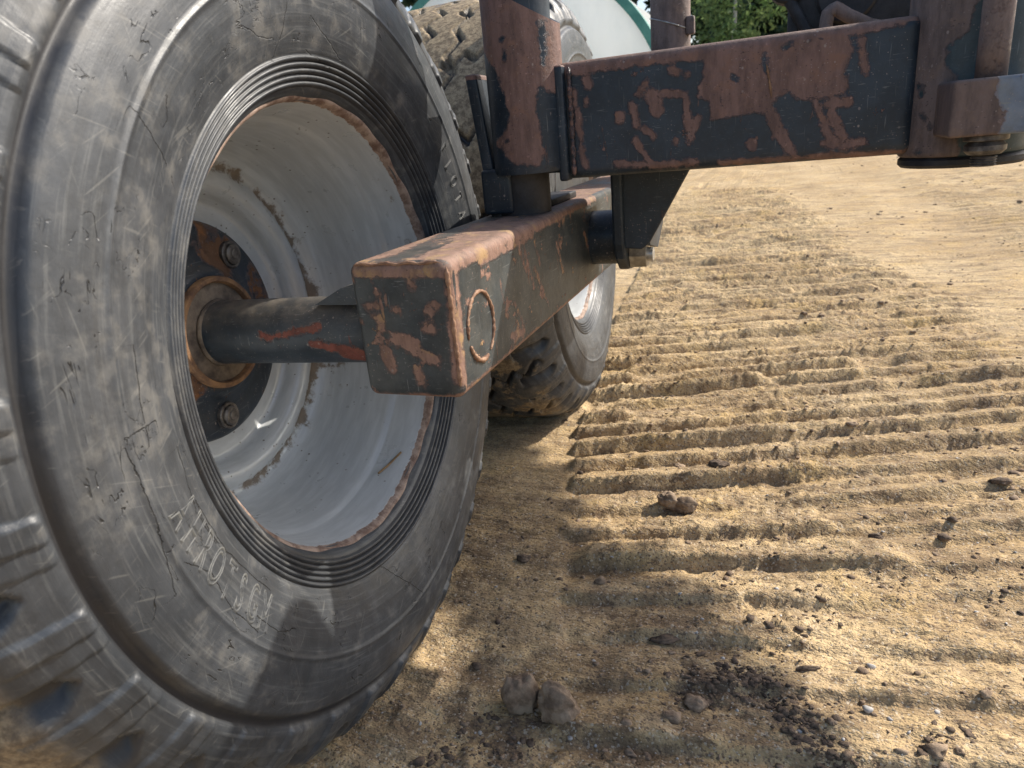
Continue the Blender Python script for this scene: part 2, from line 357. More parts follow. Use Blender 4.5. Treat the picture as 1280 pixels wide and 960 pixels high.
# ------------------------------------------------------------------ ground
XL_Y = [0, .777, 1.128, 1.704, 2.018, 2.9, 4.2, 6.2, 9, 13]; XL_X = [-.2, -.299, -.39, -.526, -.56, -.676, -.789, -.948, -1.3, -2.3]
XR_Y = [0, 1.7, 2.3, 2.9, 4.04, 5.2, 8.2, 11]; XR_X = [.95, 1.0, .92, .85, .60, .45, .15, -.2]
def MF(q): return np.interp(q, [.5, .9, 1.1, 1.5, 2.2, 4, 7], [.17, .19, .22, .36, .36, .30, .15])
def sst_(t): return t*t*(3-2*t)
def ground_z(x, y, fine=True):
    x = np.asarray(x, float); y = np.asarray(y, float)
    far = np.clip(1-(np.hypot(x, y)-12)/20, 0, 1)
    z = .012*fbm(x*1.3, y*1.3, 4, 3)+.006*fbm(x*6, y*6, 3, 9)
    xl = np.interp(y, XL_Y, XL_X)+.012*fbm(y*9, x*0, 3, 5); xr = np.interp(y, XR_Y, XR_X)+.12*fbm(y*3, x*0, 3, 6)
    mf = MF
    inside = np.clip((x-xl)/.02, 0, 1)*np.clip((xr-x)/.22, 0, 1)
    warp = .008*fbm(x*3, y*4, 3, 21)+.003*fbm(x*16, y*16, 2, 22)
    v = y+0
    for _ in range(5): v = y-mf(v)*(x-np.interp(v, XL_Y, XL_X))
    v = v+warp
    def cleat(v, p, seed, soft):
        rise = np.clip(.0085*y/p, .14, .4)
        k = np.floor(v/p); f = v/p-k
        # ridge with a steep face to the camera side (low f) and a long gentle back
        prof = np.where(f < rise, sst_(f/rise), np.where(f < .5, 1-.22*(f-rise)/(.5-rise), .78-(f-.5)/.5*.78))
        amp = .50+1.0*vnoise(k*7.31+x*1.5, k*3.17+x*0, seed)
        gap = .12+.88*np.clip((vnoise(x*4.5+k*5.7, k*2.9+x*0, seed+4)-.13)/.12, 0, 1)
        return prof*amp*gap
    a1 = cleat(v, .098, 31, 0)
    a2 = cleat(v*1.0-.12*x+.031, .067, 47, 0)
    zone = np.clip((vnoise(x*1.9+5, y*2.1, 61)-.5)*3, 0, .8)
    near = np.interp(y, [.5, .95, 1.15, 1.6, 5, 9], [.6, .75, 1.0, 1.2, 1.35, 1.2])
    rightfade = np.interp(x, [-.1, .25, .6, 1.0], [1, .9, .85, .6])
    nearfade = 1-np.clip((1.3-y)/.25, 0, 1)*(1-np.interp(x, [-.3, -.1, .1, .5], [1, .85, .55, .5]))
    t = inside*near*rightfade*nearfade*(.030*a1*(1-.45*zone)+.020*a2*zone)
    z = z-inside*.012+t
    # second, older pass far right and crossing tyre ruts
    v2 = y-.18*x; in2 = np.clip((x-1.1)/.2, 0, 1)*np.clip((3.4-x)/.3, 0, 1)
    z = z+in2*.018*cleat(v2+.02*fbm(x*3, y*3, 2, 8), .12, 77, 0)*np.clip((y-1)/1.5, 0, 1)
    rut = np.abs((x-.75-.45*(y-4)*.6+.05*(y-4)**2)); z = z-sst_(np.clip(1-rut/.4, 0, 1))*.014*np.clip((y-2.5)/1.5, 0, 1)
    # crumbly relief
    if fine:
        z = z+.0026*fbm(x*34, y*34, 4, 12, .75)*(1+inside*.7)*np.clip(1-(y-3)/5, 0, 1)+.006*inside*fbm(x*9, y*14, 3, 13, .6)+.012*np.clip((y-2)/4, 0, 1)*fbm(x*2.2, y*4.5, 4, 14, .6)
        cl = np.clip(vnoise(x*24, y*24, 90)-.74, 0, 1)*np.clip(vnoise(x*3, y*3, 91)-.3, 0, 1)
        z = z+cl*.05
        rg = 1-np.abs(fbm(x*21, y*27, 3, 66, .65)); z = z+.010*np.clip(rg-.86, 0, 1)/.14*inside*np.clip(vnoise(x*4, y*5, 93)*1.6-.5, 0, 1)
        rg = np.abs(fbm(x*55+9, y*55, 3, 68, .7)); z = z-.0035*np.clip(.16-rg, 0, 1)/.16*np.clip(vnoise(x*6, y*6, 94)*1.5-.35, 0, 1)
        # churned soil at lower right
        ch = np.exp(-(((x+.02)/.14)**2+((y-.83)/.035)**2)); z = z+ch*(.012+.012*fbm(x*30, y*30, 3, 55, .7))
    # tyre rut edges: ground hugs the two wheels
    for wy in (.782, 1.98):
        d = np.clip(1-np.abs(y-wy)/.30, 0, 1)*np.clip(1-np.clip(np.abs(x+.80)-.2, 0, 9)/.07, 0, 1)
        z = z+.012*d
    return z*far-.004
def graded(a, b, lo, hi, step, g):
    mid = list(np.arange(a, b, step)); s = step; c = mid[-1]
    while c < hi: s *= g; c += s; mid.append(c)
    s = step; c = a; left = []
    while c > lo: s *= g; c -= s; left.append(c)
    return np.array(left[::-1]+mid)
ys = [.45]
while ys[-1] < 8.5: ys.append(ys[-1]*1.0048)
while ys[-1] < 400: ys.append(ys[-1]*1.035)
lo = []; c, s = .45, .005
while c > -30: s *= 1.15; c -= s; lo.append(c)
ys = np.array(lo[::-1]+ys)
xs = graded(-1.0, 1.25, -300, 300, .0055, 1.045)
gx, gy = np.meshgrid(xs, ys, indexing='ij'); gy = gy+MF(gy)*(np.clip(gx, -1.0, 1.3)-np.interp(gy, XL_Y, XL_X)); gz = ground_z(gx, gy)
nx, ny = gx.shape
i, j = np.meshgrid(np.arange(nx-1), np.arange(ny-1), indexing='ij')
GF = np.stack([i*ny+j, (i+1)*ny+j, (i+1)*ny+j+1, i*ny+j+1], -1).reshape(-1, 4)
GV = np.stack([gx, gy, gz], -1).reshape(-1, 3)
xl = np.interp(gy, XL_Y, XL_X); damp = np.clip(.42+1.9*fbm(gx*2.3, gy*2.3, 4, 101), 0, 1)*np.clip(1-(gy-1.0)/1.8, .0, 1)+.9*np.exp(-(((gx+.02)/.16)**2+((gy-.83)/.045)**2))+.7*np.exp(-(((gx-.0)/.3)**2+((gy-.70)/.05)**2))
inside_ = np.clip((gx-xl)/.03, 0, 1)*np.clip((np.interp(gy, XR_Y, XR_X)+.2-gx)/.3, 0, 1)*np.clip(1-(gy-4)/5, 0, 1)
def ground_mat():
    t = NT('sandy_ground'); o = t.obj(); d = t.attr('damp')
    a = t.noise(o, 1.4, 5, .6); b = t.noise(o, 13, 6, .65); c = t.noise(o, 70, 5, .7); e = t.noise(o, 420, 3, .7)
    col = t.mix(t.ramp(a, .35, .65), (0.47, 0.325, 0.165), (0.62, 0.46, 0.26))
    col = t.mix(t.ramp(b, .42, .72, 0, .7), col, (0.35, 0.265, 0.17))
    col = t.mix(t.ramp(t.noise(o, 5, 4), .52, .7, 0, .55), col, (0.60, 0.41, 0.17))
    dk = t.math('MULTIPLY', d, t.ramp(t.noise(o, 16, 6, .7), .40, .62))
    col = t.mix(t.math('MULTIPLY', dk, .80), col, (0.13, 0.09, 0.06))
    col = t.mix(t.ramp(c, .56, .70, 0, .6), col, (0.22, 0.155, 0.095))
    col = t.mix(t.ramp(c, .30, .42, .5, 0), col, (0.66, 0.55, 0.38))
    fs = t.noise(t.map(o, (1, 5, 1), rot=(0, 0, -.2)), 3.0, 7, .7)
    col = t.mix(t.ramp(fs, .50, .62, 0, .72), col, (0.26, 0.18, 0.105))
    cl = t.math('MULTIPLY', t.ramp(t.noise(t.map(o, (1, 2.2, 1), rot=(0, 0, -.3)), 21, 7, .72), .54, .63), t.math('ADD', t.math('MULTIPLY', t.attr('track'), .8), .12))
    col = t.mix(cl, col, (0.17, 0.115, 0.07))
    g = t.vor(o, 330, 'F1', 'Color'); gg = t.n('ShaderNodeSeparateColor'); t.l(g, gg.inputs[0])
    col = t.mix(t.ramp(gg.outputs[0], .78, .95, 0, .75), col, (0.14, 0.10, 0.075))
    col = t.mix(t.ramp(gg.outputs[1], .88, .98, 0, .5), col, (0.62, 0.55, 0.44))
    gh = t.vor(o, 330); g2 = t.vor(o, 120)
    h = t.math('ADD', t.math('MULTIPLY', c, 2.2), t.math('ADD', t.math('MULTIPLY', e, .35), t.math('MULTIPLY', gh, -.3)))
    h = t.math('ADD', h, t.math('MULTIPLY', t.ramp(g2, .28, .1), .7))
    h = t.math('ADD', h, t.math('MULTIPLY', b, 4.0))
    fb = t.noise(t.map(o, (1, 2.6, 1), rot=(0, 0, -.2)), 4.0, 6, .7)
    h = t.math('ADD', h, t.math('MULTIPLY', fb, 14.0))
    return t.fin(col, .95, t.bump(h, .0022, .9), spec=.2)
M['ground'] = ground_mat()
g = mk('ground', GV, GF, M['ground'], smooth=True, attrs={'damp': damp.ravel(), 'track': inside_.ravel()}, loc=(0, 0, 0)); tag(g, kind='structure')
def gz1(x, y): return float(ground_z(np.array([x]), np.array([y]))[0])

# ------------------------------------------------------------------ trailer
TL = (-.2, 1.4, 0)
trailer = empty('forestry_trailer', TL)
tag(trailer, 'worn dark blue steel trailer undercarriage with flaking brown paint and big tyres', 'trailer')

CRACKS = [[(0.43, 139.4), (0.409, 140.0), (0.376, 141.7)], [(0.397, 99.0), (0.367, 101.2), (0.342, 104.7)], [(0.411, 112.5), (0.402, 101.4)], [(0.366, -178.8), (0.376, -169.0), (0.374, -162.2)], [(0.417, -166.1), (0.4, -160.8), (0.41, -154.1), (0.412, -146.3)], [(0.428, 177.2), (0.423, -176.1), (0.427, -170.2), (0.441, -163.6)], [(0.399, 166.0), (0.401, 172.7), (0.402, 178.7)], [(0.37, -170.4), (0.369, -159.2), (0.367, -145.1)], [(0.403, 134.3), (0.392, 136.7), (0.393, 138.1)], [(0.399, -147.7), (0.403, -141.6), (0.393, -136.6)], [(0.421, -91.8), (0.327, -104.9)], [(0.383, 92.0), (0.347, 79.1)], [(0.39, 113.1), (0.37, 108.3), (0.363, 104.0)], [(0.348, 92.8), (0.332, 82.9)], [(0.426, 176.3), (0.387, 175.8)]]
NL = 36
def tri(x): f = x-np.floor(x); return np.abs(2*f-1)
def sst(a, b, x): t = np.clip((x-a)/(b-a), 0, 1); return t*t*(3-2*t)
def tyre(parent, n, step, mat, seed=0, cracks=True):
    side = [(.002, .296), (.008, .300), (.014, .304), (.018, .309)]
    for k in range(5):
        r0 = .3105+k*.0068; x0 = .0185+k*.003
        side += [(x0, r0), (x0+.0044, r0+.0012), (x0+.0056, r0+.0030), (x0+.0048, r0+.0046), (x0+.0012, r0+.0058)]
    side += [(.034, .3455), (.037, .352), (.043, .366), (.049, .385), (.0525, .403), (.0545, .4205), (.0562, .4222), (.0562, .4242), (.0548, .426), (.054, .445), (.051, .465), (.0475, .480), (.0455, .4835), (.0405, .4860), (.0365, .4895), (.036, .4935), (.0385, .4975),
             (.038, .505), (.030, .525), (.018, .545), (.004, .561), (-.012, .573), (-.03, .580), (-.06, .5845), (-.14, .588), (-.235, .590)]
    full = side+[(-.47-x, r) for x, r in side[::-1][1:]]
    pr = []
    for q in range(len(full)-1):
        pr += resample(full[q:q+2], step)[:-1]
    pr.append(full[-1]); pr = np.array(pr)
    V, F, th = lathe(pr, n); m = len(pr)
    X = V[:, 0].copy(); Rr = np.hypot(V[:, 1], V[:, 2]); w = np.abs(X+.235)/.235
    sgn = np.where(X > -.235, 1, -1)
    ph = th/(2*PI)*NL + np.where(sgn < 0, .5, 0)
    dR = np.zeros_like(Rr); dX = np.zeros_like(Rr)
    tread = sst(.555, .575, Rr)
    zig = .30*(tri(w*4.2)-.5)
    f = ph/2+zig*.6+.5*w; f = f-np.floor(f)
    cut = (sst(.0, .02, f)*(1-sst(.09, .11, f)))*sst(.22, .27, w)
    zz = np.abs(w-.34-.06*(tri(ph*1.0)-.5)*2); c2 = 1-sst(.018, .03, zz)
    zz2 = np.abs(w-.0-.08*(tri(ph*1.0+.3)-.5)*2); c3 = 1-sst(.018, .03, zz2)
    f3 = ph*1.0+.25*(tri(w*6)-.5)+.4; f3 -= np.floor(f3); c4 = (sst(0, .02, f3)*(1-sst(.09, .11, f3)))*(1-sst(.3, .36, w))
    gro = np.maximum.reduce([cut, c2, c3, c4*0])*tread
    dR -= .015*gro
    # shoulder: scooped notches that open on to the tread, and stepped radial ridges
    shz = sst(.4985, .5015, Rr)*(1-sst(.566, .580, Rr))
    fs = ph+.45*w+.30*(tri(w*4.2)-.5)*0+(Rr-.5)*2.2*1.0; fs = fs-np.floor(fs)
    r0 = .528+.016*tri(fs*2.2+.1)
    notch = sst(.0, .035, fs)*(1-sst(.20, .46, fs))*sst(r0, r0+.005, Rr)*(w > .78)
    tip = sst(.06, .09, fs)*(1-sst(.22, .25, fs))*sst(.560, .564, Rr)*(w > .78)
    dep = .017*notch+.006*tip
    rid = (.0050*sst(.52, .54, fs)*(1-sst(.76, .78, fs)) + .0022*sst(.76, .78, fs)*(1-sst(.985, 1.0, fs)))*shz*(Rr < .575)
    dR += -dep*.45; dX += (-dep*.8+rid)*sgn
    # irregular scuffing
    un = fbm(th*40+seed, X*60+Rr*60, 3, 5+seed); dR += un*.0008*tread; dX += un*.0004*sgn*shz
    Rn = Rr+dR; V[:, 0] = X+dX; V[:, 1] = np.cos(th)*Rn; V[:, 2] = np.sin(th)*Rn
    # flat contact patch
    V[:, 2] = np.where(V[:, 2] < -.562, -.562+(V[:, 2]+.562)*.12, V[:, 2])
    bulge = np.exp(-((th-1.5*PI)/.4)**2)*sst(.34, .44, Rr)*(1-sst(.5, .57, Rr))*.007; V[:, 0] += bulge*sgn
    pc = np.stack([np.cos(th), np.sin(th), Rr+X*.4], 1)
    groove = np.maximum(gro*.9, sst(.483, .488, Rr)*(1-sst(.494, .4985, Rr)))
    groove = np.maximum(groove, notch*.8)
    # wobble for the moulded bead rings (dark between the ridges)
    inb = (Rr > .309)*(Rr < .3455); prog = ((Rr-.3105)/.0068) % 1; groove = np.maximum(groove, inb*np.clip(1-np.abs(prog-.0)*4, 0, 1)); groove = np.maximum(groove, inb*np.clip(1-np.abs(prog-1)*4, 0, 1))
    craze = sst(.352, .362, Rr)*(1-sst(.465, .48, Rr))*(w > .9)
    dist = np.full(len(V), .05)
    if cracks:
        P = np.stack([np.cos(th)*Rr, np.sin(th)*Rr], 1)
        for cr in CRACKS:
            q = [np.array([r*math.cos(rad(a)), r*math.sin(rad(a))]) for r, a in cr]
            for a, b in zip(q[:-1], q[1:]):
                ab = b-a; L = math.hypot(*ab); tt = ((P-a)@ab)/(L*L); perp = (P-a)@np.array([-ab[1], ab[0]])/L
                tc = np.clip(tt, 0, 1); d = np.linalg.norm(P-a-tc[:, None]*ab, axis=1); s_ = np.where((tt >= 0) & (tt <= 1), np.sign(perp)*d, d)
                dist = np.where((d < np.abs(dist)) & (sgn > 0), s_, dist)
    caked = tread*(1-gro)*np.clip(np.cos(th-rad(125))*1.4-.1, 0, 1) if seed else tread*(1-gro)*np.clip(np.cos(th-rad(222))*1.6-.5, 0, 1)*.95
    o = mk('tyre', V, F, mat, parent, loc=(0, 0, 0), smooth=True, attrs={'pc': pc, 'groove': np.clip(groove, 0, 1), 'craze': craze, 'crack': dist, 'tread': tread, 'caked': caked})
    return o

def sidewall_x(r): 
    return float(np.interp(r, [.352, .366, .385, .403, .4205, .445, .465, .48], [.037, .043, .049, .0525, .0545, .054, .051, .0475]))
def lettering(parent, text, a0, da, rb, height, outward, out_clock, wid):
    """raised outline letters moulded on the sidewall; one stuff-like mesh per word"""
    for k, ch in enumerate(text):
        V = []
        if ch == ' ': continue
        cu = bpy.data.curves.new('t', 'FONT'); cu.body = ch; cu.size = 1; cu.extrude = 0; cu.align_x = 'CENTER'
        cu.fill_mode = 'NONE'; cu.bevel_depth = .03; cu.bevel_resolution = 0; cu.resolution_u = 4
        ob = bpy.data.objects.new('t', cu); COL.objects.link(ob)
        dg = bpy.context.evaluated_depsgraph_get(); me = bpy.data.meshes.new_from_object(ob.evaluated_get(dg))
        v = np.array([p.co[:] for p in me.vertices]); f = [list(p.vertices) for p in me.polygons]
        bpy.data.objects.remove(ob); bpy.data.curves.remove(cu)
        h = (v[:, 1]/.72); u = v[:, 0]*wid
        r = rb+height*(h if outward else (1-h)); ac = rad(a0+da*k)
        ang = ac+(-1 if outward else 1)*u/rb
        for q in range(len(v)):
            rr = r[q]; x = sidewall_x(rr)+.0002+v[q, 2]*.022
            V.append((x, rr*math.cos(ang[q]), rr*math.sin(ang[q])))
        bpy.data.meshes.remove(me)
        mk('moulded_letter', np.array(V), f, M['letter'], parent)

def rim(parent, n=256):
    prof = [(-.02, .3035), (-.004, .305), (.004, .3065), (.0085, .3055), (.0105, .302), (.0085, .2985), (.003, .2960), (-.006, .2935), (-.014, .2915), (-.030, .2880), (-.052, .2845), (-.056, .2835), (-.060, .2800), (-.085, .2755), (-.120, .272), (-.165, .268), (-.190, .262), (-.205, .252), (-.2105, .243), (-.208, .2365), (-.2035, .230), (-.2015, .222), (-.2035, .213), (-.210, .206), (-.220, .2015), (-.229, .1985), (-.238, .197), (-.240, .188), (-.241, .150), (-.241, .06)]
    pr = []
    for q in range(len(prof)-1): pr += resample(prof[q:q+2], .008)[:-1]
    pr.append(prof[-1])
    V, F, th = lathe(pr, n); X = V[:, 0]; R_ = np.hypot(V[:, 1], V[:, 2])
    gr = np.exp(-((R_-.243)/.014)**2)*.85+.55*np.exp(-((X+.17)/.04)**2)*np.clip(np.cos(th-rad(-22)), 0, 1)**6*(R_ > .24)
    gr += .45*np.exp(-((X+.02)/.012)**2)*np.clip(np.cos(th-rad(30)), 0, 1)**2  # brown shading behind the lip at upper right, put into the colour
    gr += .25*np.exp(-((R_-.2)/.006)**2)+.12*np.clip(np.cos(th-rad(60)), 0, 1)*(R_ < .235)*(R_ > .205)
    lip = np.clip((X-.0005)/.004, 0, 1)*1.3+.30*np.clip((X+.012)/.01, 0, 1)*np.clip(np.cos(th-rad(20)), 0, 1)
    V[:, 0] += .0012*np.sin(th*7)*(X > -.01)+.0008*np.sin(th*23+1)*(X > -.0)
    pc = np.stack([np.cos(th), np.sin(th), X*1.5+R_], 1)
    o = mk('rim', V, F, M['rim'], parent, loc=(0, 0, 0), smooth=True, attrs={'grime_shade': gr, 'lip': lip, 'pc': pc})
    # hub drum face
    hp = [(-.2405, .166), (-.236, .1645), (-.231, .160), (-.2285, .150), (-.227, .12), (-.220, .100), (-.2115, .092), (-.209, .086), (-.209, .04)]
    pr = []
    for q in range(len(hp)-1): pr += resample(hp[q:q+2], .005)[:-1]
    pr.append(hp[-1])
    V, F, th = lathe(pr, 128)
    Rh = np.hypot(V[:, 1], V[:, 2])
    wear = -.008+.006*np.cos(th-rad(50))+.016*fbm(V[:, 1]*18+3, V[:, 2]*18, 4, 8)+.008*np.clip(np.cos(th-rad(-150)), 0, 1)**3
    mk('hub', V, F, M['hub'], parent, loc=(0, 0, 0), smooth=True, sharp=40, attrs={'wear': wear})
    V, F, th = lathe([(-.2085, .083), (-.200, .083), (-.1975, .0815), (-.1975, .0755), (-.200, .0735), (-.2055, .073)], 96)
    mk('seal_ring', V, F, M['ringrust'], parent, loc=(0, 0, 0), smooth=True, sharp=35)
    V, F, th = lathe([(-.2055, .0732), (-.2055, .045)], 96)
    mk('seal_plate', V, F, M['seal'], parent, loc=(0, 0, 0), smooth=True)
    for k in range(5):
        a = rad(51+72*k); cy, cz = .131*math.cos(a), .131*math.sin(a)
        A = lathe([(-.2285, .021), (-.2215, .021), (-.220, .0195), (-.220, .0165), (-.2235, .016)], 32)[:2]
        B = rod((-.226, 0, 0), (-.2145, 0, 0), .0155, 24, bev=.0025); C_ = rod((-.2145, 0, 0), (-.212, 0, 0), .0085, 16, bev=.001)
        V, F = merge(A, B, C_); V = V+np.array([0, cy, cz])
        mk('wheel_bolt', V, F, M['bolt'], parent, smooth=True, sharp=30)
    return o
def wheel(y, n, step, mat, seed, cracks):
    r = empty('wheel', (-.565, y, -.227+H), trailer, absolute=False); r.rotation_euler = (0, -.0144, .0577)
    tyre(r, n, step, mat, seed, cracks); rim(r)
    return r
w1 = wheel(.782, 1440, .0035, M['rubber'], 0, True)
lettering(w1, 'AHROTSGM', 189, 3.6, .3685, .040, False, 1, .024)
lettering(w1, 'FLOTATION', 34, -4.6, .383, .024, True, 1, .020)
w2 = wheel(1.98, 800, .0045, M['rubber_mud'], 3, False)
w1['label'] = 'near wheel with cracked grey sidewall and deep dished grey rim'
w2['label'] = 'rear wheel with sand caked on its tread'

W_BEAM = dict(caps=[(-0.285, 0.864, -0.282, 0.857, 0.0061), (-0.304, 0.852, -0.303, 0.831, 0.0037), (-0.301, 0.825, -0.298, 0.766, 0.0037), (-0.298, 0.76, -0.291, 0.741, 0.0051), (-0.286, 0.834, -0.286, 0.832, 0.0049), (-0.235, 0.807, -0.235, 0.804, 0.0074), (-0.216, 0.823, -0.209, 0.79, 0.0048), (-0.208, 0.835, -0.195, 0.849, 0.0036), (-0.185, 0.831, -0.177, 0.81, 0.0084), (-0.177, 0.833, -0.138, 0.828, 0.0048), (-0.138, 0.828, -0.131, 0.781, 0.0041), (-0.131, 0.76, -0.119, 0.793, 0.0036), (-0.201, 0.787, -0.183, 0.772, 0.0037), (-0.152, 0.764, -0.152, 0.764, 0.0036), (-0.211, 0.77, -0.19, 0.734, 0.0043), (-0.19, 0.731, -0.122, 0.731, 0.0049), (-0.153, 0.862, -0.15, 0.859, 0.007), (-0.134, 0.855, -0.134, 0.853, 0.0035), (-0.033, 0.815, 0.013, 0.735, 0.0068), (0.035, 0.813, 0.065, 0.741, 0.0033), (0.062, 0.784, 0.08, 0.746, 0.0044), (0.057, 0.795, 0.082, 0.794, 0.0056), (0.093, 0.88, 0.099, 0.831, 0.0037), (-0.016, 0.781, -0.01, 0.759, 0.0034), (-0.044, 0.751, -0.042, 0.746, 0.0047), (-0.087, 0.728, 0.156, 0.723, 0.0036), (-0.244, 0.738, -0.194, 0.734, 0.005), (0.054, 0.742, 0.105, 0.74, 0.0045)],
 polys=[[(-0.319, 0.91), (-0.225, 0.91), (-0.11, 0.91), (0.142, 0.91), (0.144, 0.883), (0.076, 0.878), (-0.11, 0.871), (-0.226, 0.876), (-0.319, 0.873)], [(-0.11, 0.874), (-0.045, 0.876), (0.076, 0.878), (0.082, 0.862), (0.074, 0.834), (0.081, 0.813), (0.061, 0.805), (0.02, 0.804), (0.004, 0.816), (-0.032, 0.793), (-0.099, 0.789), (-0.101, 0.816), (-0.121, 0.824), (-0.112, 0.85)]],
 subs=[(-0.027, 0.866, -0.026, 0.847, 0.0034), (-0.071, 0.845, -0.065, 0.841, 0.0046), (-0.005, 0.873, 0.007, 0.876, 0.0044), (-0.088, 0.82, -0.082, 0.803, 0.0035)])
W_POST = dict(caps=[(-0.419, 0.784, -0.404, 0.795, 0.005)],
 polys=[[(-0.44, 1.07), (-0.28, 1.07), (-0.306, 0.948), (-0.308, 0.875), (-0.322, 0.844), (-0.348, 0.863), (-0.355, 0.825), (-0.348, 0.767), (-0.356, 0.746), (-0.395, 0.753), (-0.416, 0.778), (-0.398, 0.789), (-0.403, 0.806), (-0.392, 0.817), (-0.403, 0.864), (-0.417, 0.898), (-0.44, 0.921)]],
 subs=[(-0.34, 0.947, -0.341, 0.89, 0.0046), (-0.319, 0.934, -0.32, 0.908, 0.0023), (-0.399, 0.929, -0.395, 0.931, 0.0036), (-0.394, 0.912, -0.395, 0.905, 0.0036)])
W_POSTR = dict(polys=[[(0.10, 1.4), (0.205, 1.4), (0.212, 0.948), (0.214, 0.897), (0.209, 0.862), (0.189, 0.851), (0.19, 0.828), (0.202, 0.808), (0.218, 0.68), (0.10, 0.68)]],
 subs=[(0.167, 0.804, 0.169, 0.795, 0.0031), (0.151, 0.809, 0.152, 0.806, 0.0031), (0.196, 0.801, 0.196, 0.799, 0.0031), (0.151, 0.75, 0.153, 0.743, 0.0032), (0.167, 0.724, 0.171, 0.722, 0.0032), (0.173, 0.768, 0.18, 0.753, 0.0031)])
W_BLOCK = dict(polys=[[(0.17, 0.83), (0.226, 0.83), (0.227, 0.785), (0.237, 0.767), (0.234, 0.72), (0.17, 0.72)]])
W_FRONT = dict(caps=[(-0.47, 0.66, -0.354, 0.657, 0.0076), (-0.453, 0.604, -0.451, 0.601, 0.0058), (-0.467, 0.617, -0.451, 0.615, 0.0048), (-0.448, 0.599, -0.447, 0.589, 0.0048), (-0.447, 0.558, -0.442, 0.537, 0.0069), (-0.43, 0.574, -0.404, 0.569, 0.0087), (-0.415, 0.564, -0.38, 0.549, 0.0068), (-0.408, 0.538, -0.404, 0.518, 0.0049), (-0.39, 0.589, -0.379, 0.587, 0.0057), (-0.37, 0.618, -0.382, 0.608, 0.0056), (-0.427, 0.613, -0.422, 0.61, 0.0038), (-0.35, 0.659, -0.354, 0.519, 0.0054), (-0.483, 0.497, -0.353, 0.500, 0.0041), (-0.4, 0.647, -0.398, 0.637, 0.0047), (-0.448, 0.633, -0.446, 0.63, 0.0038), (-0.481, 0.648, -0.479, 0.646, 0.0029), (-0.477, 0.599, -0.475, 0.597, 0.0029)])
W_SIDE = dict(caps=[(0.70, 0.664, 1.15, 0.664, 0.012), (1.15, .662, 1.407, .662, .006), (0.959, 0.638, 0.99, 0.571, 0.0029), (0.929, 0.654, 0.966, 0.595, 0.0028), (1.008, 0.641, 1.026, 0.601, 0.0031), (0.723, 0.655, 0.712, 0.515, 0.0047), (0.70, 0.500, 1.396, 0.498, 0.0085), (1.0,.60,1.05,.53,.003), (.90,.57,.93,.53,.002), (1.12,.62,1.15,.56,.004), (0.854, 0.613, 0.86, 0.578, 0.0016), (1.301, 0.609, 1.324, 0.575, 0.0046), (1.15, 0.659, 1.171, 0.643, 0.0041), (0.878, 0.527, 0.928, 0.518, 0.0045), (0.796, 0.650, 1.0, 0.652, 0.006)])

# bogie beam
BX = (-.484, -.350); BY = (.700, 2.06); BZ = (.498, .668)
V, F = dense_box(BX, BY, BZ, .007, .013, 4)
wear = np.full(len(V), -.03)
fr = V[:, 1] < BY[0]+.0125; wear[fr] = sdf(V[fr][:, [0, 2]], **W_FRONT)
sd = (V[:, 0] > BX[1]-.0125) & ~fr; wear[sd] = sdf(V[sd][:, [1, 2]], **W_SIDE)
tp = (V[:, 2] > BZ[1]-.0125) & ~sd & ~fr
wear[tp] = .002+.012*fbm(V[tp, 0]*26, V[tp, 1]*7, 3, 3)
bogie = mk('bogie_beam', V, F, M['paint_bogie'], trailer, smooth=True, attrs={'wear': wear})
bogie['label'] = 'square bogie beam with chipped end face and scraped rusty top'
# end plate seam + weld ring on the right face
def bead(points, r, name, parent, mat, seed=0, seg=7):
    P = np.array(points); n = len(P); V = []
    for k in range(n):
        tdir = P[min(k+1, n-1)]-P[max(k-1, 0)]; tdir /= np.linalg.norm(tdir); a = np.cross(tdir, [0, .1, 1]); 
        if np.linalg.norm(a) < .1: a = np.cross(tdir, [1, 0, 0])
        a /= np.linalg.norm(a); b = np.cross(tdir, a); rr = r*(1+.22*math.sin(k*2.1)+.2*math.sin(k*.71+seed))*(min(1, k/2+.2, (n-1-k)/2+.2))
        V += [P[k]+rr*(math.cos(q*2*PI/seg)*a+math.sin(q*2*PI/seg)*b) for q in range(seg)]
    F = [(k*seg+q, k*seg+(q+1) % seg, (k+1)*seg+(q+1) % seg, (k+1)*seg+q) for k in range(n-1) for q in range(seg)]
    return mk(name, V, np.array(F), mat, parent, smooth=True)
pts = [(-.3492, .775+.041*math.cos(a), .571+.044*math.sin(a)) for a in np.linspace(rad(-60), rad(190), 60)]
bead(pts, .0024, 'weld_bead', bogie, M['weld'], 1)
pts = [(-.3492, .775+.041*math.cos(a), .571+.044*math.sin(a)) for a in np.linspace(rad(200), rad(290), 24)]
bead(pts, .0032, 'weld_bead', bogie, M['weld'], 2)
pts = [(x, .7035, .6655+.001*math.sin(x*200)) for x in np.linspace(-.475, -.36, 40)]
bead(pts, .0018, 'weld_bead', bogie, M['weld'], 3)
pts = [(-.3525, .7035, z) for z in np.linspace(.515, .66, 46)]
bead(pts, .0026, 'weld_bead', bogie, M['weld'], 4)
# pivot boss + stub
V, F = rod((-.352, 1.38, .586), (-.285, 1.38, .586), .053, 48, step=.02)
mk('pivot_stub', V, F, M['paint_dark'], bogie, smooth=True, sharp=30, attrs={'wear': np.full(len(V), -.03)})
V, F = dense_box((-.452, -.385), (1.225, 1.39), (.667, .681), .02, .003, 1)
mk('top_plate', V, F, M['black'], bogie)
